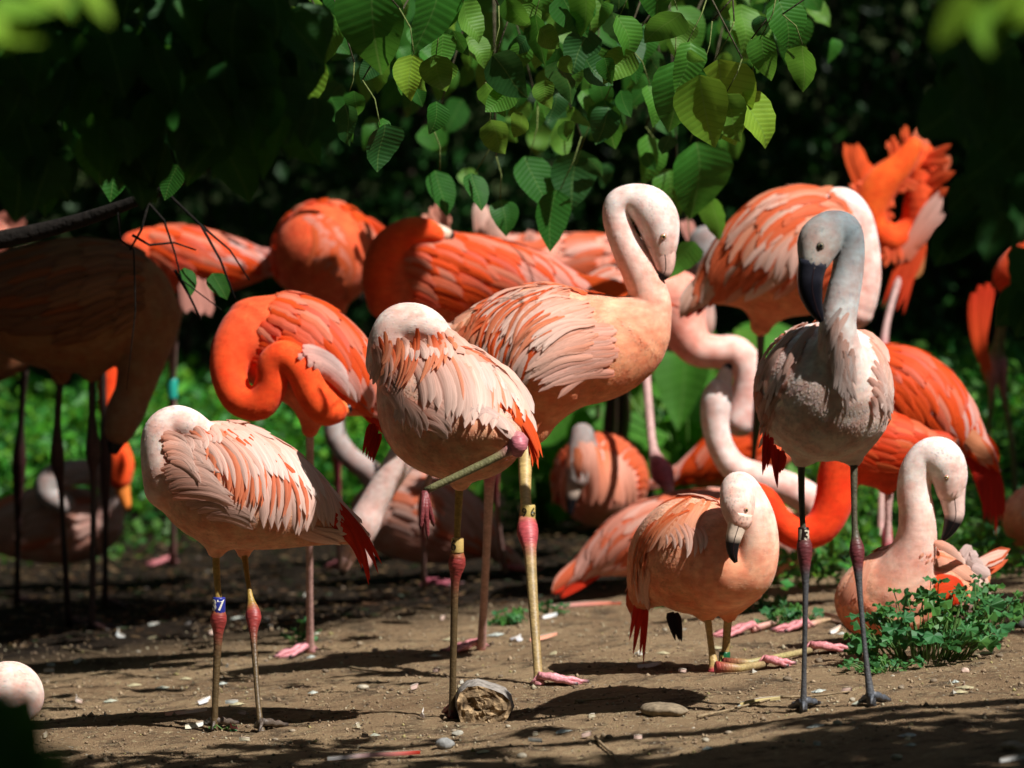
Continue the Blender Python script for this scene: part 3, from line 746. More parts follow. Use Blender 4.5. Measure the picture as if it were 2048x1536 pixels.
# --- A: front left bird, head tucked, blue ring 37
b = Bird('pale pink flamingo with head tucked in its back and blue leg ring, front left', 14.6, 'pale',
    [(372, 930, 78), (395, 945, 104), (440, 965, 124), (505, 985, 116), (570, 1008, 92), (635, 1035, 58), (690, 1058, 32), (725, 1075, 16)],
    [(330, 975, 42, -10), (322, 920, 40, -20), (325, 870, 40, -20), (348, 848, 37, -20), (378, 850, 32, -30), (410, 862, 20, -40)],
    fluff=9000, vox=.0048, thighs=[[(440, 1040, 55, 0), (432, 1100, 17, 0)], [(490, 1050, 50, 40), (488, 1104, 14, 40)]])
b.leg([(431, 1085, 12), (433, 1140, 11), (437, 1200, 11), (437, 1238, 19), (436, 1275, 14), (431, 1380, 10), (429, 1450, 11), (429, 1462, 13)], 'olive', foot=80, ankle=3, fcol=(.12, .09, .07))
b.band(438, 1194, 1227, 15, (.02, .03, .24), '37', (.75, .72, .62), .95, -.25)
b.leg([(487, 1095, 11, 40), (494, 1150, 8), (501, 1195, 9), (507, 1232, 18), (507, 1272, 11), (514, 1380, 8), (521, 1450, 10), (524, 1466, 14)], 'olive', foot=75, ankle=3, fcol=(.12, .09, .07))
b.plumage(rows=6, side=1, seed=3, streak=.2, t1=.72, l1=80)
P_ = b.pal
b.fan([(630, 985), (660, 1010), (668, 1040)], [(755, 1130), (738, 1165), (715, 1120)], 9, 22, (.82, .05, .015), (.80, .045, .012), bow=-.10, lift=(.004, .006), shape='point', name='tail_feather', jit=6)
b.fan([(580, 1050), (600, 1070)], [(690, 1070), (680, 1088)], 8, 30, WHT, WHT, bow=.05, name='feather')
b.fan([(360, 1000), (400, 1020), (420, 1035)], [(505, 1030), (515, 1042), (500, 1055)], 7, 26, WHT, (.88, .70, .62), bow=-.10, lift=(.003, .010))
b.fan([(560, 930), (520, 905), (470, 880), (440, 870)], [(625, 1060), (590, 1065), (555, 1060), (510, 1045)], 9, 30, [(.90, .76, .70), (.88, .68, .60)], WHT, bow=-.16, lift=(.004, .013))
b.fan([(600, 935), (560, 900), (520, 875), (480, 855)], [(680, 1065), (660, 1050), (640, 1040), (600, 1020)], 11, 24, [(.90, .78, .72)], WHT, bow=-.14, lift=(.006, .015))
b.fan([(430, 850), (480, 850), (520, 866)], [(520, 950), (590, 965), (650, 1010)], 12, 22, [(.92, .82, .77)], (.93, .85, .80), bow=-.12, lift=(.008, .017))
b.fan([(385, 868), (400, 862), (440, 862), (480, 880)], [(418, 930), (450, 975), (485, 1010), (520, 1010)], 15, 12, [ORG, ORG, (.86, .34, .2), (.92, .66, .56)], (.88, .30, .15), bow=-.17, lift=(.008, .015), jit=6)
b.fan([(380, 872), (470, 880)], [(440, 950), (530, 1000)], 6, 11, (.90, .72, .64), WHT, bow=-.16, lift=(.013, .020))
b.fan([(470, 870), (520, 890), (560, 920)], [(520, 1000), (575, 1030), (610, 1040)], 7, 8, ORG, (.88, .34, .2), bow=-.16, lift=(.012, .018), jit=8)
b.fan([(325, 885), (330, 930), (335, 965), (345, 990)], [(410, 905), (435, 950), (450, 985), (470, 1010)], 16, 20, [(.88, .60, .48), (.88, .66, .56)], (.90, .70, .62), bow=-.12, lift=(.006, .015))
b.fan([(325, 870), (330, 895), (345, 925)], [(375, 890), (390, 925), (400, 960)], 12, 17, [(.90, .70, .62), (.88, .58, .46)], (.92, .74, .66), bow=-.12, lift=(.010, .018))
b.fan([(350, 872), (420, 858)], [(372, 905), (440, 885)], 8, 18, [(.90, .74, .68)], WHT, bow=-.1, lift=(.009, .016))
b.build(True)

# --- B: one-legged bird in the middle
b = Bird('white and orange flamingo standing on one leg, the other folded, yellow leg ring', 14.4, 'pale',
    [(838, 752, 88, 60), (850, 775, 112, 30), (880, 812, 134, 0), (925, 848, 118, -20), (968, 858, 96, -40), (1000, 855, 66, -60)],
    [(775, 725, 44, 10), (782, 680, 44, 0), (798, 652, 42, -5), (828, 646, 40, -10), (858, 655, 34, -15), (888, 676, 22, -25)],
    fluff=9500, vox=.0048, thighs=[[(925, 880, 80, 0), (920, 964, 18, 0)], [(950, 850, 50, -90), (1010, 872, 22, -125)]])
b.leg([(920, 945, 14), (917, 1010, 12), (914, 1082, 11), (914, 1125, 20), (910, 1168, 13), (907, 1290, 11), (905, 1400, 11), (905, 1436, 16)], 'olive', foot=80, ankle=3, fcol=(.25, .05, .05), toe=.09)
b.band(915, 1075, 1106, 14.5, (.55, .38, .13), '6', (.02, .015, .01), 1.0, -.75)
b.leg([(962, 856, 18, -105), (1000, 866, 14, -125), (1036, 885, 24, -135), (1010, 905, 14, -140), (940, 940, 12, -140), (850, 982, 11, -135)], 'green', ankle=2, ground_end=False)
b.legs.tube([b.P(1036, 872, -148), b.P(1038, 890, -150), b.P(1034, 910, -142)], [.016, .024, .014], (.55, .16, .20), 12)
b.limp_foot(850, 982, -138, [(842, 1050, -10), (855, 1068, 0), (866, 1045, 14)], (.22, .04, .045))
b.plumage(rows=6, side=1, seed=7, streak=.2, t1=.6, l1=80)
b.fan([(745, 845), (760, 870)], [(726, 915), (748, 928)], 6, 14, (.55, .025, .01), (.60, .03, .01), free=(20, 10), shape='point', name='tail_feather', jit=3)
b.fan([(985, 790), (1015, 800), (1030, 830)], [(1080, 912), (1062, 940), (1050, 870)], 12, 24, (.88, .15, .03), (.86, .11, .02), bow=-.14, lift=(.010, .014), shape='point', name='tail_feather', jit=5)
b.fan([(930, 820), (960, 820)], [(1010, 850), (1030, 880)], 6, 22, (.70, .55, .52), WHT, bow=-.1, lift=(.014, .02), name='tail_feather')
b.fan([(850, 800), (840, 840)], [(905, 850), (890, 880)], 8, 30, WHT, WHT, bow=-.1, lift=(.003, .010))
b.fan([(780, 740), (770, 780), (800, 800)], [(790, 830), (810, 850), (850, 870)], 10, 28, [(.86, .66, .58), (.84, .58, .48)], (.86, .68, .60), bow=-.12, lift=(.004, .010))
b.fan([(825, 720), (870, 715), (920, 730), (960, 750)], [(850, 810), (905, 835), (935, 850), (985, 850)], 13, 23, [(.88, .70, .62), (.86, .74, .70)], (.90, .72, .64), bow=-.10, lift=(.008, .017), shape='round')
b.fan([(880, 690), (930, 700), (980, 735), (1020, 780)], [(940, 850), (985, 810), (1040, 830), (1066, 880)], 14, 25, [(.91, .80, .75)], (.92, .78, .70), bow=-.12, lift=(.010, .019))
b.fan([(890, 668), (940, 690), (990, 725)], [(960, 780), (1020, 790), (1060, 830)], 12, 24, [(.93, .84, .79), (.92, .78, .70)], (.93, .84, .79), bow=-.10, lift=(.013, .020))
b.fan([(765, 680), (800, 672), (850, 668), (890, 672)], [(762, 735), (790, 770), (835, 765), (900, 712)], 22, 11, [ORG, ORG, (.86, .3, .14), (.90, .62, .52)], (.88, .36, .2), bow=-.10, lift=(.010, .016), jit=8)
b.fan([(900, 690), (960, 720), (1000, 760)], [(930, 790), (1000, 830), (1040, 860)], 6, 8, (.88, .34, .18), (.88, .4, .26), bow=-.1, lift=(.014, .020), jit=10)
b.fan([(750, 700), (765, 690)], [(742, 760), (775, 780)], 7, 16, [(.88, .60, .50)], (.90, .66, .58), bow=-.1, lift=(.008, .015))
b.fan([(800, 678), (880, 680)], [(815, 720), (900, 720)], 9, 15, [(.93, .84, .79)], WHT, bow=-.1, lift=(.015, .020))
b.build(True)

# --- C: big salmon bird with the curved neck
b = Bird('salmon flamingo with an arched white neck looking down over its own breast', 15.5, 'salmon',
    [(1285, 655, 60), (1255, 678, 84), (1205, 695, 104), (1150, 700, 114), (1085, 700, 130), (1010, 705, 112), (955, 700, 78), (905, 690, 40)],
    [(1268, 660, 68, 0), (1300, 622, 44, 0), (1296, 585, 39, 0), (1278, 540, 36, 0), (1252, 490, 31, 0), (1233, 440, 27, 0), (1236, 408, 27, 0), (1262, 397, 29, 0), (1295, 412, 41, 0), (1314, 438, 43, -5), (1322, 472, 36, -8), (1325, 500, 27, -10)],
    fluff=11000, vox=.005, thighs=[[(1095, 770, 75, -20), (1065, 850, 38, -20), (1052, 880, 24, -20)], [(1040, 760, 60, 60), (1000, 860, 24, 60)]],
    neck_cols=[(.86, .36, .22), (.86, .40, .28), (.86, .46, .36), (.86, .54, .46), (.86, .60, .53), (.86, .64, .58), (.86, .66, .60), (.86, .66, .60), (.85, .62, .56), (.82, .52, .44)])
b.leg([(1000, 840, 24, 60), (992, 880, 22), (985, 920, 26), (979, 965, 17), (974, 1080, 13), (968, 1200, 12), (964, 1270, 14), (962, 1300, 15)], 'pinkish', foot=186, ankle=2, toe=.12, fcol=(.72, .28, .30))
b.leg([(1053, 860, 24, -20), (1050, 940, 20), (1052, 1012, 17), (1055, 1062, 24), (1060, 1105, 19), (1066, 1200, 15), (1075, 1330, 13), (1078, 1372, 17)], 'yellow', foot=3, ankle=3, toe=.135, fcol=(.78, .32, .36))
b.band(1056, 1009, 1040, 17, (.58, .43, .14), '9 6', (.03, .025, .01), .8, .1)
b.plumage(rows=7, side=-1, seed=17, streak=.3)
b.fan([(930, 650), (960, 620), (1000, 600)], [(900, 720), (960, 740), (1000, 760)], 12, 26, [(.88, .40, .22), ORG], (.88, .45, .3), bow=.12, lift=(.004, .012))
SAL = [(.88, .50, .38), (.90, .66, .56), (.88, .40, .26)]
b.fan([(985, 640), (1030, 650), (1080, 660), (1110, 690)], [(955, 730), (990, 745), (1020, 760), (1045, 770)], 18, 19, [(.90, .76, .70), (.90, .70, .62)], (.92, .80, .74), bow=.14, lift=(.005, .014), jit=8)
b.fan([(980, 640), (1100, 670)], [(960, 720), (1040, 755)], 10, 9, ORG, ORG, bow=.16, lift=(.009, .016), jit=8)
b.fan([(1060, 590), (1110, 580), (1150, 590)], [(950, 640), (985, 660), (1010, 680)], 27, 16, SAL, (.90, .72, .64), bow=.16, lift=(.006, .014), jit=8)
b.fan([(1130, 590), (1170, 610), (1190, 640)], [(1030, 640), (1060, 690), (1080, 700)], 27, 19, SAL, (.92, .78, .70), bow=.16, lift=(.009, .017), jit=8)
b.fan([(1180, 640), (1185, 670), (1180, 700)], [(1080, 690), (1070, 740), (1060, 745)], 17, 17, SAL, (.90, .66, .56), bow=.12, lift=(.009, .016), jit=8)
b.fan([(1205, 680), (1200, 715), (1185, 740)], [(1105, 700), (1085, 745), (1075, 775)], 20, 17, [(.86, .44, .34), (.88, .55, .46)], (.88, .62, .54), bow=.10, lift=(.007, .014), jit=8)
b.fan([(1220, 650), (1235, 700), (1215, 745)], [(1150, 660), (1150, 720), (1120, 780)], 24, 16, [(.86, .40, .28), (.88, .50, .40)], (.88, .56, .46), bow=.08, lift=(.004, .010), jit=8)
b.fan([(1085, 575), (1150, 575)], [(1010, 600), (1080, 610)], 12, 14, SAL, (.92, .74, .64), bow=.14, lift=(.008, .014), jit=8)
b.fan([(960, 660), (1000, 610), (1100, 590)], [(905, 715), (945, 700), (1000, 690)], 12, 9, ORG, (.88, .36, .2), bow=.16, lift=(.016, .024), jit=9)
b.fan([(1100, 610), (1120, 680)], [(1010, 700), (1040, 760)], 9, 8, [ORG, (.86, .28, .13)], (.88, .4, .25), bow=.16, lift=(.020, .026), jit=10)
b.eye(1327, 473, 5)
b.bill([(1321, 488, 29), (1328, 518, 24), (1328, 542, 17), (1318, 558, 9)], v=-16, c0=(.78, .48, .40), black=.74)
b.build(True)

# --- D: grey-necked young bird, ring 13
b = Bird('grey-necked flamingo standing upright facing the camera with a dark bill and dark ring', 13.97, 'grey',
    [(1668, 745, 95, -95), (1656, 772, 130, -50), (1650, 785, 138, 0), (1640, 785, 128, 80), (1618, 795, 98, 180), (1590, 830, 60, 270), (1565, 865, 30, 330)],
    [(1690, 770, 62, -115), (1682, 715, 46, -150), (1675, 655, 37, -170), (1684, 600, 34, -168), (1695, 545, 31, -160), (1698, 495, 31, -155), (1688, 462, 34, -155), (1662, 460, 38, -165), (1640, 482, 43, -180), (1630, 512, 33, -195), (1624, 532, 25, -200)],
    fluff=12000, vox=.0048, ys=.98, thighs=[[(1610, 860, 60, 0), (1603, 918, 17, 0)], [(1705, 860, 60, 0), (1708, 915, 18, 0)]],
    neck_cols=[(.80, .56, .48), (.72, .56, .50), (.62, .51, .47), (.50, .43, .41), (.38, .34, .33), (.27, .26, .26), (.17, .18, .19), (.17, .18, .19), (.30, .26, .24), (.48, .37, .32), (.50, .38, .33)])
b.leg([(1603, 905, 12, 0), (1603, 990, 10), (1606, 1058, 10), (1609, 1095, 18), (1610, 1140, 15), (1611, 1190, 9), (1608, 1350, 8), (1607, 1424, 13)], 'dark', foot=85, ankle=4 - 1, fcol=(.09, .10, .12), toe=.09)
b.band(1607, 1054, 1086, 13, (.018, .008, .006), '13', (.62, .55, .42), .95, 0)
b.leg([(1708, 900, 13, 0), (1708, 985, 10), (1710, 1060, 10), (1714, 1100, 17), (1716, 1140, 14), (1720, 1190, 9), (1731, 1310, 8), (1744, 1412, 15)], 'dark', foot=80, ankle=3, fcol=(.09, .10, .12), toe=.09)
b.plumage(rows=5, side=1, seed=23, streak=.15)
b.plumage(rows=5, side=-1, seed=24, streak=.25, t0=.35)
b.fan([(1530, 865), (1545, 885)], [(1524, 950), (1536, 930)], 4, 15, (.62, .03, .015), (.65, .03, .015), free=(180, 150), shape='point', name='tail_feather', jit=3)
b.fan([(1552, 890), (1572, 905)], [(1556, 972), (1564, 945)], 4, 15, (.62, .03, .015), (.65, .03, .015), free=(160, 130), shape='point', name='tail_feather', jit=3)
G_ = [(.82, .52, .42), (.80, .40, .28), (.84, .66, .58)]
b.fan([(1610, 640), (1590, 660), (1570, 690)], [(1560, 720), (1535, 760), (1522, 800)], 14, 24, G_, (.84, .66, .58), bow=.14, lift=(.004, .011))
b.fan([(1630, 650), (1605, 690)], [(1590, 720), (1565, 770)], 10, 22, G_, (.84, .64, .56), bow=.12, lift=(.006, .013))
b.fan([(1600, 700), (1570, 740)], [(1560, 780), (1530, 830)], 8, 15, [(.90, .82, .80)], (.94, .90, .88), bow=.12, lift=(.008, .016))
b.fan([(1575, 755), (1545, 800), (1540, 840)], [(1540, 820), (1525, 855), (1535, 880)], 8, 20, G_, (.80, .60, .5), bow=.1, lift=(.003, .008))
b.fan([(1725, 650), (1745, 690)], [(1765, 720), (1775, 790)], 9, 26, [(.84, .56, .46), (.80, .66, .60)], (.82, .66, .58), bow=-.12, lift=(.004, .011))
b.fan([(1735, 715), (1760, 760), (1740, 790)], [(1760, 790), (1780, 820), (1755, 840)], 12, 14, [(.70, .56, .52), (.84, .72, .68)], (.88, .78, .74), bow=-.1, lift=(.007, .014), jit=8)
b.fan([(1665, 620), (1695, 690), (1700, 740)], [(1655, 700), (1680, 780), (1705, 810)], 26, 13, [(.64, .56, .53), (.78, .70, .67), (.50, .45, .44)], (.86, .80, .77), bow=.05, lift=(.003, .009), jit=10)
b.eye(1641, 492, 6, col=(.22, .18, .10), ring=(.10, .08, .07))
b.bill([(1627, 522, 29), (1621, 552, 26), (1621, 582, 24), (1629, 612, 17), (1638, 632, 11), (1643, 644, 4)], v=-206, c0=(.022, .022, .032), c1=(.006, .006, .010), black=.3)
b.build(True)

# --- E: kneeling bird
b = Bird('orange-pink flamingo resting on its folded shanks with its pale head drooping over its breast', 15.1, 'salmon',
    [(1500, 1120, 58, -60), (1460, 1125, 92, -45), (1420, 1118, 112, -20), (1375, 1110, 116, 10), (1335, 1125, 92, 50), (1305, 1160, 58, 85), (1285, 1190, 32, 105)],
    [(1455, 1140, 80, -60), (1498, 1140, 52, -90), (1514, 1095, 44, -100), (1508, 1040, 42, -100), (1490, 995, 38, -105), (1477, 979, 35, -125), (1475, 1008, 34, -150), (1479, 1038, 26, -160)],
    fluff=10000, vox=.005, thighs=[[(1420, 1180, 60, -20), (1413, 1228, 15, -20)], [(1470, 1180, 55, 0), (1458, 1228, 17, 0)]],
    neck_cols=[(.86, .34, .19), (.86, .34, .19), (.87, .42, .28), (.87, .54, .42), (.86, .62, .54), (.84, .60, .52), (.84, .60, .52), (.80, .48, .38)])
kA = ground(1430, 1347); kB = ground(1446, 1337)
def flat_leg(b, pts, r, cols, foot_ang, toe, fc=(.70, .26, .28)):
    P = [ground(x, y) + Vector((0, 0, r[i] + .004)) for i, (x, y) in enumerate(pts)]
    b.legs.tube(P, r, cols, 9)
    if foot_ang is not None: b.foot(P[-1] - Vector((0, 0, .008)), math.radians(foot_ang), toe, fc)
b.leg([(1413, 1215, 13, -20), (1417, 1250, 11), (1422, 1290, 10), (1427, 1325, 14), (1430, 1345, 17)], 'yellow', ankle=4)
flat_leg(b, [(1432, 1350), (1480, 1347), (1530, 1338)], [.018, .011, .010], [(.45, .07, .06), (.40, .30, .12), (.42, .30, .16)], -4, .085)
b.leg([(1459, 1215, 14, 0), (1455, 1250, 13), (1452, 1290, 12), (1448, 1318, 13), (1446, 1336, 16)], 'yellow', ankle=4)
b.band(1449, 1303, 1334, 13.5, (.008, .10, .035), '0', (.60, .62, .20), .8, -.55)
flat_leg(b, [(1447, 1340), (1500, 1335), (1560, 1322), (1622, 1310)], [.016, .010, .009, .010], [(.45, .07, .06), (.40, .34, .14), (.42, .36, .15), (.45, .34, .18)], 4, .12)
b.plumage(rows=6, side=-1, seed=31, streak=.3)
b.fan([(1275, 1195), (1295, 1205)], [(1258, 1285), (1268, 1312), (1284, 1322)], 4, 13, (.72, .05, .02), (.70, .04, .015), free=(105, 85), shape='point', name='tail_feather', jit=4)
b.fan([(1335, 1225), (1352, 1225)], [(1350, 1282), (1364, 1284)], 3, 17, (.012, .010, .012), (.015, .012, .014), free=(30, 20), shape='point', name='primary_feather', jit=2)
SE = [(.88, .42, .24), (.88, .30, .13), (.90, .56, .40)]
b.fan([(1385, 1000), (1350, 1020), (1325, 1050)], [(1320, 1060), (1295, 1095), (1275, 1130)], 15, 20, SE, (.90, .50, .32), bow=.14, lift=(.003, .010))
b.fan([(1330, 1030), (1300, 1070)], [(1285, 1110), (1270, 1180)], 12, 19, [(.88, .28, .10), (.88, .48, .32)], (.90, .58, .42), bow=.14, lift=(.005, .011))
b.fan([(1420, 995), (1380, 1010), (1350, 1030)], [(1380, 1075), (1340, 1090), (1300, 1110)], 16, 21, SE, (.90, .50, .34), bow=.10, lift=(.006, .012))
b.fan([(1325, 1060), (1350, 1050), (1380, 1050), (1400, 1060)], [(1340, 1095), (1370, 1110), (1395, 1110), (1415, 1105)], 9, 11, [(.90, .64, .54)], (.93, .78, .70), bow=-.14, lift=(.010, .018))
b.fan([(1290, 1120), (1300, 1140)], [(1275, 1200), (1300, 1215)], 8, 22, [(.88, .50, .34)], (.90, .62, .5), bow=.1, lift=(.003, .008))
b.fan([(1380, 1000), (1330, 1035), (1300, 1080)], [(1310, 1080), (1282, 1130), (1272, 1190)], 14, 9, [(.88, .18, .05), (.88, .26, .1)], (.9, .36, .18), bow=.14, lift=(.012, .018), jit=8)
b.eye(1492, 1020, 4)
b.bill([(1480, 1025, 26), (1474, 1052, 19), (1466, 1082, 15), (1466, 1108, 10), (1472, 1125, 4)], v=-168, c0=(.86, .68, .54), black=.50)
b.build(True)

# --- F: sitting bird on the right
b = Bird('pink flamingo lying on the ground behind the leafy weed, head raised, black-tipped bill', 15.5, 'salmon',
    [(1718, 1180, 48, -30), (1738, 1195, 78, -25), (1785, 1195, 98, -10), (1840, 1185, 94, 0), (1890, 1180, 74, 10), (1930, 1170, 50, 20), (1958, 1150, 26, 30)],
    [(1785, 1195, 82, -30), (1812, 1140, 56, -60), (1832, 1085, 42, -75), (1834, 1030, 36, -80), (1828, 985, 34, -80), (1834, 943, 34, -80), (1856, 915, 36, -80), (1882, 918, 42, -85), (1898, 948, 37, -88), (1900, 980, 28, -90)],
    fluff=9500, vox=.005, neck_cols=[(.86, .36, .22), (.87, .46, .36), (.87, .54, .45), (.87, .62, .54), (.87, .66, .59), (.87, .68, .62), (.86, .66, .6), (.84, .58, .5)])
flat_leg(b, [(1740, 1262), (1650, 1240), (1560, 1252), (1505, 1268)], [.012, .010, .010, .011], [(.55, .35, .25)] * 3 + [(.65, .3, .26)], 192, .13)
flat_leg(b, [(1740, 1275), (1690, 1240), (1640, 1252), (1612, 1262)], [.012, .010, .010, .011], [(.50, .34, .2)] * 3 + [(.65, .3, .26)], 196, .11)
b.plumage(rows=6, side=1, seed=41, streak=.3)
b.fan([(1870, 1090), (1900, 1110), (1920, 1130)], [(1940, 1135), (1968, 1165), (1975, 1190)], 10, 20, [(.90, .60, .48), (.92, .72, .64)], (.92, .78, .7), bow=-.1, lift=(.004, .012))
b.fan([(1930, 1110), (1945, 1130)], [(1942, 1088), (1975, 1150)], 5, 24, [(.72, .62, .62)], (.80, .7, .68), free=(-20, -10), name='primary_feather', jit=4)
b.fan([(1868, 1160), (1872, 1185), (1880, 1205)], [(1925, 1165), (1930, 1190), (1905, 1215)], 12, 20, (.86, .10, .02), (.82, .05, .01), bow=-.12, lift=(.010, .016))
b.fan([(1850, 1110), (1870, 1125)], [(1925, 1130), (1945, 1160)], 9, 22, [(.88, .26, .10), (.90, .50, .36)], (.90, .5, .36), bow=-.1, lift=(.006, .012))
b.fan([(1900, 1215), (1850, 1235)], [(1965, 1205), (1930, 1240)], 7, 22, [(.92, .70, .62)], (.92, .76, .7), bow=.1, lift=(.004, .012))
b.fan([(1740, 1110), (1715, 1130), (1700, 1150)], [(1720, 1200), (1690, 1200), (1680, 1215)], 10, 30, [(.88, .44, .28), (.88, .52, .38)], (.88, .44, .30), bow=.06, lift=(.001, .006))
b.eye(1893, 955, 4)
b.bill([(1902, 975, 30), (1906, 1005, 24), (1908, 1032, 20), (1898, 1060, 13), (1884, 1082, 4)], v=-92, c0=(.78, .54, .47), black=.52)
b.build(True)

# --- G: orange preening bird
b = Bird('deep orange flamingo curling its neck down to preen its flank, left of the one-legged bird', 16.1, 'orange',
    [(500, 665, 66, 20), (530, 680, 88, 10), (575, 692, 104, 0), (630, 720, 102, 0), (685, 755, 80, 0), (730, 785, 50, 0), (765, 810, 24, 0)],
    [(510, 665, 70, -10), (468, 700, 46, -45), (458, 750, 36, -70), (478, 796, 34, -90), (518, 806, 34, -105), (542, 770, 32, -112), (546, 728, 31, -118), (572, 712, 31, -124), (602, 742, 31, -125), (624, 785, 33, -122), (648, 815, 35, -118), (668, 822, 26, -112)],
    fluff=7000, thighs=[[(630, 790, 55, 0), (620, 858, 17, 0)]])
b.leg([(620, 845, 14, 0), (620, 900, 12), (620, 960, 13), (619, 1000, 18), (619, 1050, 12), (619, 1180, 11), (620, 1270, 12), (621, 1306, 16)], 'pinkish', foot=205, ankle=3, toe=.12, fcol=(.78, .32, .36))
b.plumage(rows=7, seed=53, streak=.25, l0=50, l1=110, droop=.5)
b.fan([(600, 700), (620, 730)], [(690, 740), (700, 800)], 10, 22, [(.85, .70, .72), (.86, .76, .78)], (.9, .82, .82), bow=-.1, lift=(.02, .03))
b.fan([(700, 790), (720, 810)], [(770, 850), (775, 870)], 5, 20, (.80, .06, .02), None, free=(0, 0), shape='point', name='tail_feather')
b.bill([(668, 815, 20), (690, 818, 14), (703, 815, 6)], v=-104, c0=(.86, .2, .05), black=.75, mouth=False)
b.build(True)

# --- H: large orange bird behind
b = Bird('large orange flamingo with its head laid on its back and long red tail feathers', 17.5, 'orange',
    [(778, 575, 46, 0), (810, 565, 78, 0), (870, 562, 92, 0), (950, 560, 86, 0), (1040, 566, 70, 0), (1110, 578, 50, 0), (1175, 592, 28, 0)],
    [(775, 600, 42, -20), (764, 550, 40, -30), (778, 500, 38, -30), (812, 470, 32, -35), (845, 462, 27, -40), (872, 468, 18, -45)],
    fluff=5000, vox=.006, thighs=[[(900, 620, 50, 0), (930, 700, 20, 0)]])
b.leg([(930, 680, 16, 0), (960, 800, 11), (985, 900, 14), (992, 1000, 9), (1000, 1080, 9), (1012, 1150, 12)], 'pinkish', foot=-12, ankle=2, toe=.13, fcol=(.5, .14, .17))
b.plumage(rows=8, seed=61, streak=.28, l0=60, l1=120, w0=15, w1=22, droop=.55)
b.fan([(1100, 550), (1150, 575), (1160, 600)], [(1375, 618), (1260, 650), (1240, 700)], 16, 22, (.88, .14, .02), (.88, .11, .015), free=(-20, -20), shape='point', name='tail_feather', bow=-.06)
b.bill([(872, 464, 18), (890, 468, 14), (908, 474, 7)], v=-40, c0=(.78, .56, .42), black=.8, mouth=False)
b.build()

# --- I: dark sitting bird and pale downward neck
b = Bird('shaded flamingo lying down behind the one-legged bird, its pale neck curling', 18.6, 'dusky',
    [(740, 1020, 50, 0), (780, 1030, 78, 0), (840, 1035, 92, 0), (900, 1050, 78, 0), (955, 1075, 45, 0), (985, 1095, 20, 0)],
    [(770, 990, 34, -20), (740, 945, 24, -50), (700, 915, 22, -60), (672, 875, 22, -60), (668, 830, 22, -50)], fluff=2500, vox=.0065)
b.plumage(rows=6, seed=71, streak=.2)
b.fan([(950, 1060), (965, 1080)], [(1030, 1105), (1010, 1120)], 6, 22, (.80, .06, .02), None, free=(-10, -10), shape='point', name='tail_feather')
b.build()
b = Bird('pale flamingo hidden behind the one-legged bird, neck reaching down to feed', 16.9, 'pink',
    [(845, 800, 60, 60), (880, 800, 85, 60), (920, 800, 75, 60), (960, 800, 45, 60)],
    [(850, 840, 50, 20), (815, 900, 32, 0), (775, 960, 28, -10), (745, 1010, 28, -15), (728, 1048, 32, -20), (712, 1085, 26, -20)], fluff=3000, vox=.006,
    neck_cols=[(.70, .48, .42), (.66, .45, .40), (.66, .45, .40), (.62, .42, .38)])
b.bill([(716, 1075, 24), (700, 1105, 19), (690, 1130, 12), (684, 1152, 5)], v=-20, c0=(.6, .38, .34), black=.8)
b.bill([(722, 1080, 20), (732, 1110, 15), (730, 1145, 8)], v=-12, c0=(.55, .34, .3), black=.8, mouth=False)
b.leg([(890, 870, 12, 60), (860, 950, 10), (846, 1010, 14), (846, 1080, 8), (848, 1160, 9), (850, 1178, 12)], 'pinkish', foot=-8, ankle=2, toe=.13, fcol=(.42, .10, .14))
b.build()

# --- J: round orange bird at the back
b = Bird('round orange-red flamingo seen from behind, standing between two others at the back', 18.6, 'orange',
    [(640, 500, 55, -90), (645, 505, 92, -50), (650, 508, 104, 0), (652, 520, 98, 60), (660, 540, 70, 120)], None, ys=1.0, fluff=4500, vox=.0065,
    thighs=[[(650, 570, 55, 0), (668, 640, 22, 0)]])
b.leg([(668, 630, 14, 0), (670, 760, 10), (672, 860, 12), (676, 1000, 9), (680, 1140, 11)], 'pinkish', foot=100, ankle=2)
b.plumage(rows=6, seed=81, streak=.3, l0=60, l1=90, w0=26, w1=30)
b.fan([(600, 430), (650, 440), (620, 520)], [(620, 540), (690, 560), (700, 600)], 14, 30, [(.86, .14, .03), (.84, .36, .28)], (.84, .20, .08), bow=-.2, lift=(.004, .012))
b.fan([(735, 440), (745, 470)], [(780, 470), (775, 490)], 4, 24, (.84, .10, .02), None, free=(0, 0), shape='point', name='tail_feather')
b.build()

# --- K: back left bird
b = Bird('orange and pink flamingo behind the twigs, neck hanging down, turquoise ring on its leg', 18.8, 'orange',
    [(262, 492, 28, 0), (300, 502, 48, 0), (365, 520, 66, 0), (430, 528, 60, 0), (490, 530, 42, 0), (535, 532, 22, 0)],
    [(285, 515, 42, 0), (245, 580, 28, 0), (222, 680, 24, 0), (218, 790, 22, 0), (230, 880, 23, 0), (242, 925, 26, 0), (240, 955, 24, 0)], fluff=3000, vox=.0065)
b.bill([(240, 950, 20), (246, 985, 15), (258, 1022, 7)], v=0, c0=(.85, .25, .05), black=.95, mouth=False)
b.leg([(372, 570, 16, 0), (350, 660, 12), (345, 740, 11), (345, 800, 9), (345, 830, 16), (345, 900, 9), (345, 1020, 9), (345, 1130, 12)], 'pinkish', foot=170, ankle=4)
b.band(345, 757, 798, 12, (.02, .35, .27))
b.plumage(rows=7, seed=91, streak=.25, l0=50, l1=100, phimax=100)
b.fan([(480, 500), (500, 530)], [(556, 512), (556, 550)], 7, 22, [(.86, .10, .02), (.84, .40, .36)], None, free=(-20, -20), name='tail_feather')
b.fan([(360, 560), (400, 560)], [(370, 620), (420, 630)], 7, 24, [(.84, .44, .38)], None, free=(-50, -50))
b.build()

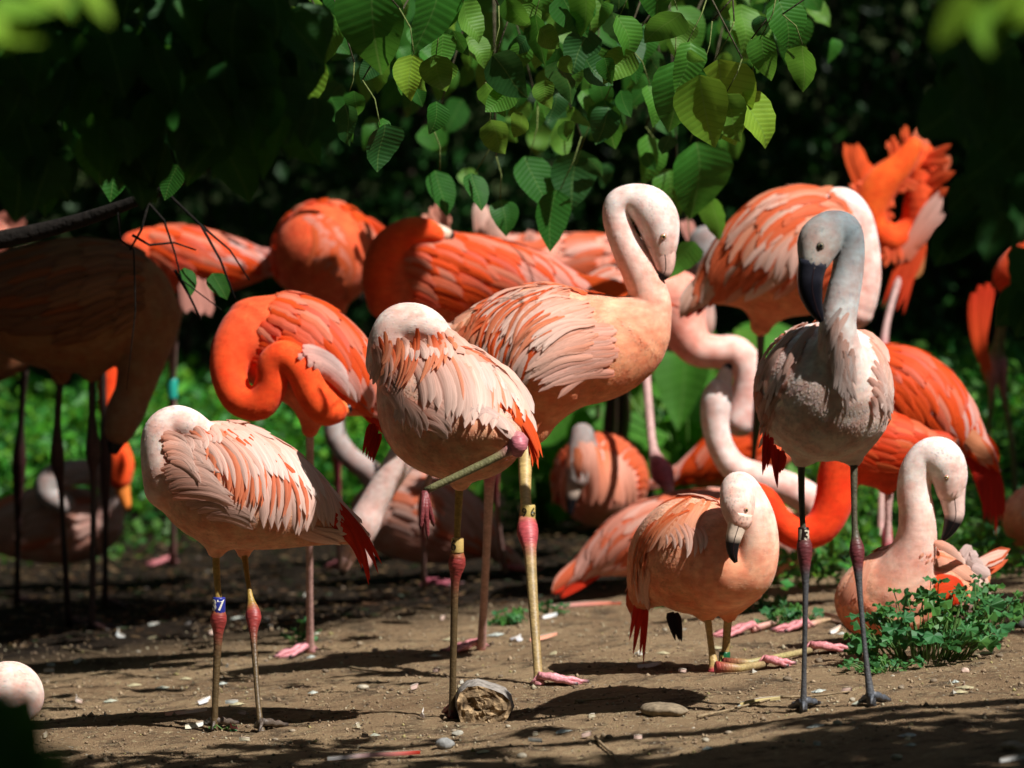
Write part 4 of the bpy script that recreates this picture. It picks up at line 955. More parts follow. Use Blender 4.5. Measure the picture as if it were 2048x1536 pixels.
# --- L: big shaded bird on the left
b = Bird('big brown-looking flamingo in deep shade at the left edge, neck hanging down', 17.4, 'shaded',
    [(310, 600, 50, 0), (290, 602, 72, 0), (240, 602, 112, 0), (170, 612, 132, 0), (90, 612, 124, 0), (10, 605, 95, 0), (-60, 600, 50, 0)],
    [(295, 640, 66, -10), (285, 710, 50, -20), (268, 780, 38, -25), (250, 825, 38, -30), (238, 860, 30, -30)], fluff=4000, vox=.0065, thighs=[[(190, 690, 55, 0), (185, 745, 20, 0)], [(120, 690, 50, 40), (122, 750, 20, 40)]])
b.bill([(242, 845, 28), (232, 880, 20), (226, 908, 8)], v=-30, c0=(.06, .03, .03), black=.3, mouth=False)
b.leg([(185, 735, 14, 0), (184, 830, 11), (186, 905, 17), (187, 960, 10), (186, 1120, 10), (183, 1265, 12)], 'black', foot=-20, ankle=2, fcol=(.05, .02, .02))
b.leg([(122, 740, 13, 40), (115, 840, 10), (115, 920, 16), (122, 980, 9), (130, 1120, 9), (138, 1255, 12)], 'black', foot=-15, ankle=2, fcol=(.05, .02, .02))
b.plumage(rows=7, seed=101, streak=.2, l0=60, l1=110)
b.build()
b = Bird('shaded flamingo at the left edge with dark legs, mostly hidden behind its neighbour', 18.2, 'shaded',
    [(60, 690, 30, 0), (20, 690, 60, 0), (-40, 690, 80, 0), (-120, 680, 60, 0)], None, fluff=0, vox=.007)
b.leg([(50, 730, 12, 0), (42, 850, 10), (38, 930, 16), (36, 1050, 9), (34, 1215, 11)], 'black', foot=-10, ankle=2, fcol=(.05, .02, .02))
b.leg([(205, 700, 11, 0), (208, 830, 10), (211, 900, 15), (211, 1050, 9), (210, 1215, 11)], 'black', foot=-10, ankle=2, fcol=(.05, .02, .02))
b.build()

# --- M: shaded sitting bird bottom left
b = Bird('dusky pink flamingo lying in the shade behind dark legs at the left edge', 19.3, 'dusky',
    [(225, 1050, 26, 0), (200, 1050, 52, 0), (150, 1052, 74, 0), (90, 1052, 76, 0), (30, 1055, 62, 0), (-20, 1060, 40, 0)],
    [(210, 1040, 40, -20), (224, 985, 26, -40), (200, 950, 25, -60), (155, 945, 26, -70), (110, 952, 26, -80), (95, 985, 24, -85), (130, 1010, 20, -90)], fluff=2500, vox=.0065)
b.plumage(rows=6, seed=111, streak=.1)
b.build()

# --- O: top right pink bird
b = Bird('large coral pink flamingo with ruffled wings standing behind the grey-necked bird', 17.3, 'salmon',
    [(1712, 520, 46, 0), (1690, 510, 78, 0), (1640, 500, 116, 0), (1585, 505, 128, 0), (1525, 525, 104, 0), (1465, 550, 66, 0), (1415, 580, 30, 0)],
    [(1700, 610, 52, -20), (1726, 560, 36, -30), (1726, 500, 33, -30), (1714, 440, 32, -30), (1690, 405, 28, -30), (1655, 398, 22, -30)], fluff=6500, vox=.006,
    thighs=[[(1540, 590, 60, 0), (1522, 650, 22, 0)]], neck_cols=[(.86, .5, .42), (.86, .56, .5), (.86, .62, .57), (.86, .66, .61)])
b.leg([(1522, 640, 14, 0), (1520, 740, 10), (1516, 830, 13), (1508, 900, 9), (1504, 980, 9), (1502, 1100, 12)], 'black', foot=170, ankle=2)
b.plumage(rows=7, seed=121, streak=.4, droop=.6, l0=60, l1=110, w0=18, w1=26)
b.fan([(1560, 470), (1620, 480)], [(1500, 540), (1600, 560)], 9, 16, [(.90, .7, .62)], WHT, bow=.1, lift=(.012, .022), jit=8)
b.fan([(1600, 395), (1560, 400), (1520, 430)], [(1530, 420), (1480, 460), (1450, 500)], 9, 24, [(.88, .5, .4), (.88, .36, .2)], (.9, .62, .52), bow=.12, lift=(.008, .025))
b.fan([(1440, 545), (1430, 570)], [(1372, 640), (1390, 620)], 8, 26, (.50, .05, .02), (.45, .03, .01), free=(-10, -10), shape='point', name='tail_feather')
b.build()

# --- P: pink neck curve
b = Bird('coral flamingo behind the arched-neck bird, its thick pink neck bent in a loop', 18.2, 'pink',
    [(1340, 590, 52, 0), (1310, 600, 78, 0), (1260, 620, 96, 0), (1200, 640, 90, 0), (1140, 650, 60, 0), (1090, 655, 30, 0)],
    [(1352, 600, 60, -10), (1366, 655, 46, -20), (1394, 696, 36, -25), (1434, 704, 33, -30), (1472, 706, 33, -32), (1496, 742, 33, -35), (1494, 795, 33, -38), (1480, 840, 34, -40)], fluff=4000, vox=.006,
    neck_cols=[(.84, .32, .24), (.86, .38, .3), (.86, .5, .42), (.84, .54, .48), (.83, .54, .49)], thighs=[[(1275, 660, 50, 0), (1290, 735, 20, 0)]])
b.leg([(1290, 715, 13, 0), (1298, 820, 13), (1307, 900, 15), (1324, 945, 26), (1340, 985, 14), (1352, 1080, 10), (1360, 1180, 12)], 'pinkish', foot=0, ankle=3)
b.plumage(rows=5, seed=131, streak=.3)
b.build()
# grey head behind
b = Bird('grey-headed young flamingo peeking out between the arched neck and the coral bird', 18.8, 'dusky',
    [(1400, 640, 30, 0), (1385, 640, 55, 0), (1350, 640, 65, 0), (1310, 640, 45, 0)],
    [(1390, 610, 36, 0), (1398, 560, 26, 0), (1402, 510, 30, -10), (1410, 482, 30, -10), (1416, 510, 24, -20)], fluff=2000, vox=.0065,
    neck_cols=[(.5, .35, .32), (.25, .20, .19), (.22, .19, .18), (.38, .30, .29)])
b.fan([(1385, 500), (1390, 530)], [(1372, 445), (1396, 440)], 5, 14, [(.86, .46, .40)], None, free=(20, 20), jit=6)
b.build()

# --- R: sitting bird with raised pale head
b = Bird('reclining flamingo behind the kneeling bird, pale neck raised, bill pointing up', 17.5, 'pink',
    [(1585, 1085, 45, 10), (1545, 1080, 74, 10), (1460, 1080, 96, 10), (1370, 1075, 90, 0), (1280, 1085, 72, 0), (1215, 1110, 44, 0), (1170, 1135, 22, 0)],
    [(1590, 1080, 50, -20), (1626, 1045, 34, -50), (1622, 1005, 33, -60), (1580, 978, 32, -65), (1525, 958, 30, -70), (1470, 935, 28, -75), (1440, 890, 26, -75), (1430, 840, 28, -75), (1434, 800, 31, -75), (1440, 778, 24, -75)], fluff=6000, vox=.006,
    neck_cols=[(.84, .42, .34), (.85, .5, .44), (.85, .56, .5), (.85, .62, .57), (.84, .64, .6)])
b.bill([(1440, 790, 22), (1447, 760, 17), (1454, 738, 11), (1462, 728, 5)], v=-78, c0=(.78, .64, .6), black=.75, mouth=False)
b.plumage(rows=8, seed=141, streak=.3, l0=60, l1=120)
b.fan([(1190, 1100), (1210, 1130)], [(1100, 1180), (1125, 1192)], 8, 24, (.82, .05, .015), None, free=(-10, -10), shape='point', name='tail_feather')
b.build()
# --- S
b = Bird('bright orange flamingo lying behind the reclining pale-necked bird', 18.5, 'orange',
    [(1560, 895, 40, 0), (1530, 895, 58, 0), (1470, 908, 62, 0), (1410, 935, 40, 0), (1365, 950, 18, 0)], None, fluff=2500, vox=.0065)
b.plumage(rows=6, seed=151, streak=.5)
b.build()
# --- T1
b = Bird('orange flamingo with trailing dark red tail feathers, right of the grey-necked bird', 16.9, 'orange',
    [(1690, 790, 40, 0), (1730, 785, 78, 0), (1790, 792, 98, 0), (1850, 820, 88, 0), (1905, 855, 58, 0), (1945, 885, 28, 0)], None, fluff=5000, vox=.006,
    thighs=[[(1800, 860, 60, 0), (1780, 960, 20, 0)]])
b.leg([(1780, 945, 14, 0), (1778, 1000, 11), (1776, 1040, 10), (1774, 1080, 13), (1772, 1150, 9), (1770, 1190, 12)], 'pinkish', foot=180, ankle=3)
b.plumage(rows=8, seed=161, streak=.5, l0=60, l1=120, droop=.6)
b.fan([(1915, 850), (1935, 865)], [(1970, 905), (1985, 925)], 7, 26, [(.84, .2, .07), (.7, .3, .15)], None, free=(-40, -50), name='feather')
b.fan([(1920, 880), (1950, 890), (1965, 895)], [(1958, 1010), (1984, 1062), (2008, 1030)], 9, 20, (.62, .03, .015), (.66, .03, .012), free=(0, -10), shape='point', name='tail_feather', bow=-.08, jit=5)
b.build()
# --- T2
b = Bird('scarlet flamingo between the legs of the grey-necked bird, neck looping low to the left', 16.5, 'red',
    [(1690, 880, 40, 10), (1715, 895, 66, 10), (1765, 900, 74, 10), (1815, 895, 52, 10), (1850, 890, 28, 10)],
    [(1700, 900, 52, 0), (1678, 950, 42, -10), (1666, 1010, 38, -15), (1640, 1055, 34, -20), (1595, 1068, 31, -25), (1555, 1040, 29, -28), (1530, 1000, 26, -30), (1500, 982, 22, -30)], fluff=5000, vox=.006,
    thighs=[[(1770, 920, 40, 10), (1776, 975, 15, 10)]])
b.leg([(1776, 965, 12, 10), (1776, 1010, 10), (1776, 1060, 9), (1776, 1110, 13), (1774, 1170, 9), (1773, 1215, 12)], 'pinkish', foot=170, ankle=3)
b.plumage(rows=6, seed=171, streak=.3, l0=45, l1=80)
b.build()
# --- U
b = Bird('scarlet flamingo flinging its neck back with raised wing feathers, at the dark back right', 18.9, 'red',
    [(1850, 305, 22, 0), (1846, 340, 32, 0), (1842, 395, 40, 0), (1832, 450, 36, 0), (1815, 490, 24, 0)],
    [(1822, 470, 30, -10), (1780, 478, 30, -20), (1745, 450, 34, -25), (1738, 415, 38, -28), (1760, 372, 37, -30), (1800, 330, 28, -32), (1826, 295, 20, -34)], fluff=4000, vox=.006,
    neck_cols=[(.86, .07, .01), (.88, .09, .012), (.9, .12, .015), (.9, .11, .015)])
b.fan([(1735, 410), (1750, 400), (1745, 395)], [(1695, 285), (1718, 290), (1735, 330)], 9, 28, (.88, .10, .012), (.9, .14, .03), free=(-30, -30), name='feather', jit=5)
b.fan([(1830, 360), (1850, 360), (1865, 370)], [(1832, 262), (1870, 300), (1893, 300)], 9, 24, (.86, .10, .02), (.88, .3, .16), free=(-10, -10), name='feather', jit=6)
b.fan([(1795, 530), (1810, 520), (1830, 500)], [(1872, 385), (1886, 395), (1888, 425)], 9, 22, (.86, .25, .14), (.86, .62, .56), free=(-40, -40), name='feather', jit=4)
b.fan([(1825, 470), (1840, 480)], [(1768, 610), (1800, 625)], 8, 20, (.86, .12, .03), (.8, .06, .02), free=(-35, -35), shape='point', name='tail_feather', jit=8)
b.fan([(1820, 480), (1845, 480)], [(1800, 560), (1835, 555)], 6, 26, (.86, .3, .15), (.6, .3, .1), free=(-20, -20), name='feather', jit=6)
for _a, _b in (([(1755, 380), (1740, 430)], [(1715, 360), (1700, 420)]), ([(1790, 330), (1820, 300)], [(1770, 290), (1815, 262)]), ([(1850, 320), (1860, 400)], [(1893, 305), (1890, 380)]), ([(1800, 480), (1760, 475)], [(1800, 520), (1750, 510)]), ([(1735, 420), (1790, 350)], [(1770, 440), (1830, 370)])):
    b.fan(_a, _b, 9, 15, [(.80, .06, .012), (.88, .12, .02), (.70, .04, .01)], (.86, .16, .05), free=(-35, -45), jit=9, name='feather')
b.leg([(1815, 500, 14, 0), (1775, 640, 10), (1765, 740, 13), (1764, 880, 9), (1762, 1110, 11)], 'pinkish', foot=170, ankle=2)
b.build()
# --- V
b = Bird('flamingo at the right edge showing hanging red feathers, pink ankles and greenish legs', 18.6, 'red',
    [(2010, 560, 30, 0), (2040, 550, 55, 0), (2090, 540, 80, 0), (2150, 535, 60, 0)], None, fluff=0, vox=.007)
b.leg([(2005, 600, 12, 0), (2000, 650, 9), (1993, 690, 12), (1985, 740, 16), (1983, 790, 9), (1975, 900, 8), (1968, 1060, 10)], 'green', foot=180, ankle=3)
b.leg([(2010, 590, 12, 30), (2008, 650, 9), (2000, 700, 12), (1998, 728, 20), (2008, 790, 11), (2025, 900, 9), (2034, 1050, 11)], 'green', foot=175, ankle=3)
b.fan([(1960, 580), (1985, 570)], [(1965, 740), (1978, 760)], 9, 20, (.80, .06, .02), (.86, .12, .02), free=(-20, -20), bow=.06, shape='point', name='tail_feather', jit=8)
b.build()
# --- W
b = Bird('flamingo lying at the right edge of the picture behind green weeds', 17.6, 'salmon',
    [(2030, 1030, 30, 0), (2060, 1035, 65, 0), (2110, 1040, 82, 0), (2170, 1045, 60, 0)], None, fluff=2500, vox=.006)
b.plumage(rows=5, seed=181, streak=.3); b.build()
# --- X
b = Bird('small pink flamingo lying face-on in the middle background with a grey-brown head', 18.3, 'pink',
    [(1190, 985, 60, -60), (1195, 965, 84, -20), (1200, 960, 92, 20), (1205, 970, 70, 70)],
    [(1185, 960, 45, -60), (1172, 900, 26, -90), (1165, 868, 22, -100), (1162, 890, 24, -115), (1160, 925, 29, -120), (1155, 955, 22, -125)], ys=1.0, fluff=3500, vox=.006,
    neck_cols=[(.6, .4, .36), (.30, .24, .22), (.26, .21, .2), (.34, .28, .26), (.46, .36, .33)])
b.bill([(1156, 945, 20), (1148, 975, 16), (1142, 1005, 10), (1140, 1030, 5)], v=-125, c0=(.55, .42, .34), black=.55, mouth=False)
b.plumage(rows=6, seed=191, streak=.5, l0=60, l1=90)
b.fan([(1130, 890), (1240, 890)], [(1110, 1010), (1275, 1010)], 12, 30, [(.88, .5, .4), (.88, .3, .14)], (.88, .4, .28), bow=0, lift=(.004, .012))
b.build()
# --- AA
b = Bird('brownish flamingo at the back with upturned pale feather tips above the orange bird', 19.0, 'pink',
    [(1310, 520, 28, 0), (1270, 525, 50, 0), (1190, 530, 62, 0), (1090, 530, 60, 0), (1000, 515, 46, 0), (940, 500, 28, 0)], None, fluff=2500, vox=.0065)
b.leg([(1225, 590, 13, 0), (1228, 720, 10), (1220, 850, 17), (1216, 930, 10), (1208, 1060, 12)], 'black', foot=170, ankle=2)
b.leg([(1245, 590, 13, 20), (1246, 720, 10), (1247, 830, 18), (1240, 930, 9), (1236, 1050, 12)], 'black', foot=170, ankle=2)
b.leg([(1195, 590, 12, 60), (1196, 720, 9), (1196, 830, 10), (1194, 930, 9), (1190, 1030, 11)], 'pinkish', foot=170, ankle=4)
b.fan([(960, 470), (985, 475), (1000, 480)], [(942, 400), (985, 425), (1000, 450)], 8, 26, [(.88, .6, .52), (.88, .5, .4)], WHT, free=(-30, -30), name='feather', jit=5)
b.fan([(880, 455), (900, 450)], [(845, 430), (872, 408)], 4, 22, [(.86, .4, .3)], None, free=(-20, -20), name='feather', jit=4)
b.fan([(1060, 500), (1075, 500)], [(1055, 462), (1070, 465)], 3, 18, [(.88, .5, .42)], None, free=(-30, -30), name='feather', jit=3)
b.plumage(rows=5, seed=201, streak=.3)
b.build()
# --- N
b = Bird('pink flamingo cut by the left edge, high behind the shaded birds', 19.0, 'pink',
    [(-90, 480, 60, 0), (-40, 475, 55, 0), (0, 465, 36, 0), (30, 462, 16, 0)], None, fluff=0, vox=.007)
b.fan([(-10, 450), (10, 470)], [(42, 420), (62, 462)], 6, 24, [(.86, .36, .28), (.88, .5, .42)], None, free=(-20, -20), name='feather')
b.leg([(-50, 520, 14, 0), (-50, 800, 10), (-50, 1100, 12)], 'black', foot=170, ankle=1)
b.build()
# --- Y: bottom left, close
b = Bird('pale rounded nape of a flamingo at the bottom left corner behind a dark leaf', 14.6, 'pale',
    [(-210, 1440, 60, 0), (-150, 1430, 95, 0), (-80, 1425, 85, 0), (-40, 1420, 50, 0)],
    [(-60, 1425, 66, 0), (-20, 1400, 58, 0), (20, 1380, 58, 0), (40, 1395, 48, 0), (30, 1420, 36, -20)], fluff=5000, vox=.0055)
b.build()

# ======================================================================= VEGETATION
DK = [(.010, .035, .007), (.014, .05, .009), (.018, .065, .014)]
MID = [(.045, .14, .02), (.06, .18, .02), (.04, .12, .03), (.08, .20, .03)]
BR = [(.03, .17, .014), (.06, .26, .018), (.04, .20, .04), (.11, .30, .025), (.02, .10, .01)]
# bank behind everything
def bank():
    V = []; xs = np.linspace(-30, 30, 60); prof = [(25.8, -.6), (26.5, .5), (27.2, 2.2), (28.4, 4.2), (30.5, 6.5), (36, 9), (60, 12), (120, 13)]
    g = np.random.default_rng(3)
    for (y, z) in prof:
        for x in xs: V.append((x, y + .5 * math.sin(x * .7 + z) + g.normal(0, .1), z + .25 * math.sin(x * 1.3 + y) + .05 * x * (z < 1)))
    n = len(xs); Fc = [(j * n + i, j * n + i + 1, (j + 1) * n + i + 1, (j + 1) * n + i) for j in range(len(prof) - 1) for i in range(n - 1)]
    m, nt, bs, out = mat('bank_soil'); tc = N(nt, 'ShaderNodeTexCoord'); n1 = N(nt, 'ShaderNodeTexNoise'); n1.inputs['Scale'].default_value = 3; nt.links.new(tc.outputs['Object'], n1.inputs[0])
    nt.links.new(mixc(nt, (.02, .03, .012), (.04, .055, .02), ramp(nt, n1.outputs[0], .4, .6)), bs.inputs['Base Color']); bs.inputs['Roughness'].default_value = 1; bs.inputs['Specular IOR Level'].default_value = .1
    tag(new_obj('hillside', make_mesh('hillside', V, Fc, m)), kind='structure')
bank()
# hedge shrubs in a row at the back, each with stems and foliage
hed = [(-2.9, 24.9, 'leftmost dark evergreen shrub at the back of the enclosure'), (-1.7, 25.3, 'dark shrub at the back, left of centre'), (-.5, 25.0, 'dark shrub at the back behind the round orange bird'),
       (.6, 25.3, 'dark shrub at the back right of centre'), (1.7, 24.9, 'dark shrub at the back behind the twisting scarlet bird'), (2.9, 25.2, 'rightmost dark shrub at the back of the enclosure')]
for i, (x, y, lab) in enumerate(hed):
    z0 = float(gz(x, y)); e = empty('evergreen_shrub', (x, y, z0), lab, 'shrub', 'dark shrubs at the back')
    mb = MB(); g = random.Random(i)
    for k in range(6):
        p = Vector((x, y, z0)); pts = [p.copy()]
        for q in range(5): p = p + Vector((g.uniform(-.22, .22), g.uniform(-.12, .12), .6)); pts.append(p.copy())
        mb.tube(pts, [.03, .026, .02, .016, .01, .005], (.05, .035, .025), 6)
    mb.obj('stem', M_BARK, e, (x, y, z0))
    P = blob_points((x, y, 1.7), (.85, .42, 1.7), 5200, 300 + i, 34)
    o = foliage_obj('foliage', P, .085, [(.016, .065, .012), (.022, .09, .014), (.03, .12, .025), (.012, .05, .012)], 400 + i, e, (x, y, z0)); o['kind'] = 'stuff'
# out-of-view crowns of back trees, added to keep the hedge in shade
bt = [(-2.6, 25.9, 'back tree at the left, unseen overhanging crown added to shade the shrubs'), (2.2, 26.0, 'back tree at the right, unseen overhanging crown added to shade the shrubs')]
for i, (x, y, lab) in enumerate(bt):
    z0 = float(gz(x, y)); e = empty('shade_tree', (x, y, z0), lab, 'tree', 'added shade trees at the back')
    mb = MB(); mb.tube([(x, y, z0 - .1), (x + .05, y, 1.2), (x - .05, y - .1, 2.6), (x + .1, y - .1, 4.0), (x, y, 5.2)], [.2, .16, .14, .1, .05], (.06, .045, .03), 12); mb.obj('trunk', M_BARK, e, (x, y, z0))
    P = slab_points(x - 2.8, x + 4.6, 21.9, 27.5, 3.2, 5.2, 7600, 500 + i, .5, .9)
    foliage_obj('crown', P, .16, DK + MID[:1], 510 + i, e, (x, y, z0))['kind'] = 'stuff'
# lush herbs in the sun behind the flock
def herbs(name, x0, x1, y0, y1, h, n, size, cols, seed, kind='stuff', droop=-.1):
    g = np.random.default_rng(seed); x = g.uniform(x0, x1, n); y = g.uniform(y0, y1, n)
    top = h * (.45 + .55 * (np.sin(x * 4.3 + seed) * np.sin(y * 5.1 + seed * 2) * .5 + .5)); z = gz(x, y) + top * g.uniform(.05, 1, n) ** .6
    V, Fc, C = cloud(np.stack([x, y, z], 1), size, cols, seed, droop=droop)
    o = new_obj(name, make_mesh(name, V, Fc, M_FOL, C, np.zeros((len(V), 2)), smooth=False)); tag(o, kind=kind); return o
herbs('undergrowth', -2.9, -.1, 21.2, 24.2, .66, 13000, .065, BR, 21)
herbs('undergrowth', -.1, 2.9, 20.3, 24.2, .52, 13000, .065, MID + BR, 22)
herbs('ground_cover', .45, 2.1, 17.0, 20.3, .12, 5500, .045, BR + MID, 23)
herbs('ground_cover', -2.2, -.6, 20.4, 21.2, .12, 500, .05, MID, 24)
# dead leaves and bits lying on the dirt that is darkened for shade
def litter(n, seed):
    g = np.random.default_rng(seed); x = g.uniform(-2.4, 1.6, n); y = g.uniform(17.2, 21.6, n); k = (y - .55 * x + .5) > 18.0; x, y = x[k], y[k]
    V, Fc, C = cloud(np.stack([x, y, gz(x, y) + .012], 1), .045, [(.05, .03, .015), (.09, .055, .025), (.03, .02, .012), (.14, .09, .045), (.02, .03, .01)], seed, droop=0)
    c = V.reshape(-1, 5, 3); zz = c[:, :1, 2:3]; c[:, :, 2:3] = zz + (c[:, :, 2:3] - zz) * .28; V = c.reshape(-1, 3); V[:, 2] = np.maximum(V[:, 2], gz(V[:, 0], V[:, 1]) + .002)
    tag(new_obj('leaf_litter', make_mesh('leaf_litter', V, Fc, M_FOL, C, np.zeros((len(V), 2)), smooth=False)), kind='stuff')
litter(7000, 31)
# big broad leaves in the middle background
def broad_plant(px, py, Y, n, L, label, seed, cols=None):
    p = at(px, py, Y); z0 = float(gz(p.x, p.y)); base = Vector((p.x, p.y, z0)); e = empty('broad_leaved_plant', base, label, 'plant', 'broad-leaved plants behind the flock')
    g = random.Random(seed); mb = MB()
    for k in range(n):
        a = g.uniform(0, 6.28); top = base + Vector((math.cos(a) * g.uniform(.05, .3), math.sin(a) * g.uniform(.05, .25), g.uniform(.25, .78)))
        mb.tube([base + Vector((math.cos(a), math.sin(a), 0)) * .03, base.lerp(top, .6) + Vector((0, 0, .05)), top], [.006, .005, .004], (.12, .25, .05), 5)
        put_leaf(e, base, top, Vector((math.cos(a) * .7, math.sin(a) * .5, g.uniform(-.9, -.1))), Vector((g.uniform(-.5, .5), g.uniform(-.9, .1), .9)), L * g.uniform(.7, 1.2), g.choice([2, 4, 7, 9, 12, 14]))
    mb.obj('stem', M_WEED, e, base)
broad_plant(1380, 900, 20.0, 14, .36, 'broad-leaved green plant in sun behind the reclining birds', 1)
broad_plant(1270, 900, 20.4, 12, .34, 'broad-leaved green plant beside the dark thin legs in the middle background', 2)
broad_plant(1480, 800, 20.8, 11, .32, 'broad-leaved green plant under the coral bird at the back', 3)
broad_plant(1080, 900, 20.6, 9, .30, 'broad-leaved green plant behind the arched-neck bird', 4)

# trees whose leafy branches hang into the picture
M4 = []
def hanging(e, base, lst):
    for (x0, y0, x1, y1, Y, k) in lst:
        for dy_ in (0, .4, -.4, .8, -.8, 1.2, 1.7):
            if not shades(at((x0 + x1) / 2, (y0 + y1) / 2, Y + dy_)): Y += dy_; break
        a = at(x0, y0, Y); c = at(x1, y1, Y); d = c - a; L = d.length
        put_leaf(e, base, a, d + Vector((0, rnd.uniform(-.3, .3) * L, 0)), Vector((rnd.uniform(-1.3, 1.0), -1, rnd.uniform(-.5, .9))), L * 1.04, k)
KEEP = [(at(px, py, Y), r) for px, py, Y, r in ((500, 960, 14.6, .30), (400, 900, 14.6, .2), (900, 800, 14.4, .30), (810, 690, 14.4, .22), (930, 720, 14.4, .22), (1130, 690, 15.5, .34), (1290, 450, 15.5, .15), (1640, 780, 13.97, .26), (1650, 520, 13.75, .2), (1400, 1080, 15.1, .25), (1800, 1150, 15.5, .25), (590, 700, 16.1, .25), (950, 550, 17.5, .3), (1580, 480, 17.3, .25))]
def shades(p):
    for c, r in KEEP:
        d = p - c; t = d.dot(SDIR)
        if t > 0 and (d - SDIR * t).length < r: return True
    return False
def twigs_to(mb, leaves, Y, top=-60):
    for (x0, y0, x1, y1, Yl, k) in leaves:
        a = at(x0, y0, Yl); q = at(x0 + rnd.uniform(-50, 50), y0 - rnd.uniform(50, 110), Yl + rnd.uniform(-.05, .05)); r = at(x0 + rnd.uniform(-90, 90), min(y0 - 150, -30), Yl)
        mb.tube([a, a.lerp(q, .5) + Vector((.01, 0, .01)), q], [.0016, .0018, .0022], (.16, .20, .06), 5)
        mb.tube([q, r], [.0022, .003], (.08, .07, .04), 5)
# right-hand tree
tb = Vector((4.9, 12.2, float(gz(4.9, 12.2)))); tr = empty('lime_tree', tb, 'lime tree leaning in from the right, its sunlit heart-shaped leaves hanging over the flock', 'tree')
mb = MB(); mb.tube([tb - Vector((0, 0, .2)), tb + Vector((-.1, .1, 1.4)), tb + Vector((-.3, .3, 2.6)), tb + Vector((-.5, .4, 4.2))], [.26, .2, .17, .1], (.09, .07, .05), 14); mb.obj('trunk', M_BARK, tr, tb)
for (q0, q1, q2, q3) in (((4.6, 12.5, 2.9), (3.2, 12.1, 3.3), (1.6, 11.9, 3.2), (-.6, 11.8, 2.9)), ((4.6, 12.5, 2.7), (3.4, 11.6, 3.2), (1.8, 11.0, 3.3), (-.2, 10.4, 3.0)), ((4.6, 12.6, 3.2), (5.2, 14.4, 3.3), (4.4, 16.6, 3.0), (3.9, 18.2, 2.8))):
    mb = MB(); mb.tube(catmull([q0, q1, q2, q3], 10), np.linspace(.07, .012, 10), (.07, .055, .04), 8); mb.obj('limb', M_BARK, tr, tb)
hang_r = [(745, -40, 742, 145, 14.1, 6), (860, -60, 862, 100, 13.9, 1), (622, 112, 590, 240, 13.8, 16), (828, 108, 815, 198, 14.2, 17), (872, 110, 888, 185, 14.4, 4),
 (530, -60, 532, 50, 13.9, 2), (622, -30, 635, 25, 13.8, 7), (925, 5, 970, 80, 14.3, 9), (898, -10, 915, 30, 14, 4), (985, 110, 1055, 190, 14.6, 3), (1240, 30, 1262, 130, 14.8, 12), (1355, 20, 1300, 95, 14.9, 2),
 (1375, 85, 1360, 180, 14.9, 7), (1525, 70, 1530, 160, 14.5, 12), (1605, 90, 1600, 185, 14.4, 2), (1560, 0, 1575, 100, 14.6, 6), (1430, 120, 1475, 290, 14.7, 15), (1400, 150, 1425, 290, 14.8, 16), (1350, 120, 1345, 260, 15.0, 1),
 (1500, 180, 1540, 300, 14.7, 17), (1450, 190, 1480, 280, 14.6, 9), (1380, 285, 1400, 440, 16.6, 1), (1330, 340, 1340, 450, 16.8, 7), (1420, 390, 1430, 480, 16.7, 2), (1300, 270, 1290, 370, 16.6, 12), (1160, 300, 1150, 420, 16.4, 3),
 (1120, 380, 1110, 500, 16.2, 10), (1060, 310, 1090, 420, 16.4, 5), (880, 340, 890, 430, 16.0, 5), (950, 345, 960, 420, 16.0, 5), (980, 240, 1010, 310, 15.2, 9), (1120, 120, 1130, 210, 15.3, 8), (1180, 60, 1150, 150, 15.2, 3),
 (1070, 30, 1080, 130, 15, 10), (1300, 170, 1310, 250, 15.6, 12), (1210, 200, 1220, 300, 15.8, 0), (1000, 400, 1010, 470, 16.2, 0), (1380, 480, 1350, 560, 17.0, 2), (760, 250, 770, 340, 15.0, 8), (690, 210, 700, 290, 14.9, 3)]
tw = MB(); twigs_to(tw, hang_r, 14.5); tw.obj('twigs', M_BARK, tr, tb)['kind'] = 'stuff'
hanging(tr, tb, hang_r)
for k in range(290):
    x = rnd.triangular(700, 1760, 1400) if k % 3 else rnd.uniform(480, 1300); y = rnd.uniform(-80, 260) * (1 if rnd.random() < .85 else 1.3); Y = rnd.uniform(14.6, 18.6)
    if x > 1480: y = min(y, rnd.uniform(-60, 150))
    L = rnd.uniform(36, 84) if y > 60 else rnd.uniform(50, 110); ang = rnd.uniform(-.9, .9)
    if 1150 < x < 1400 and y + L > 330: Y = max(Y, 16.4)
    if shades(at(x, y + L / 2, Y)): continue
    hanging(tr, tb, [(x, y, x + L * math.sin(ang), y + L * math.cos(ang), Y, None)])
# crown that throws the shade onto the foreground: its edge lies along the line of sight of the sun
def crown_pts(n, seed, edge=True):
    g = np.random.default_rng(seed); z = g.uniform(2.75, 3.7, n)
    gx = g.uniform(-3.2, 3.6, n); gy = g.uniform(9.0, 14.03, n) - 0.165 * gx - .12 * (gx > .2) + .03 * np.sin(gx * 9) + .02 * np.sin(gx * 23 + 1) - .06
    k_ = ~((gx > -.35) & (gx < .75) & (gy < 13.92) & (gy > 13.35)); gx, gy, z = gx[k_], gy[k_], z[k_]
    return np.stack([gx + SDIR.x / SDIR.z * z, gy + SDIR.y / SDIR.z * z, z + .075 * gx], 1)
P = crown_pts(15000, 601)
foliage_obj('crown', P, .13, MID + DK, 602, tr, tb, droop=.3, wide=.75)['kind'] = 'stuff'

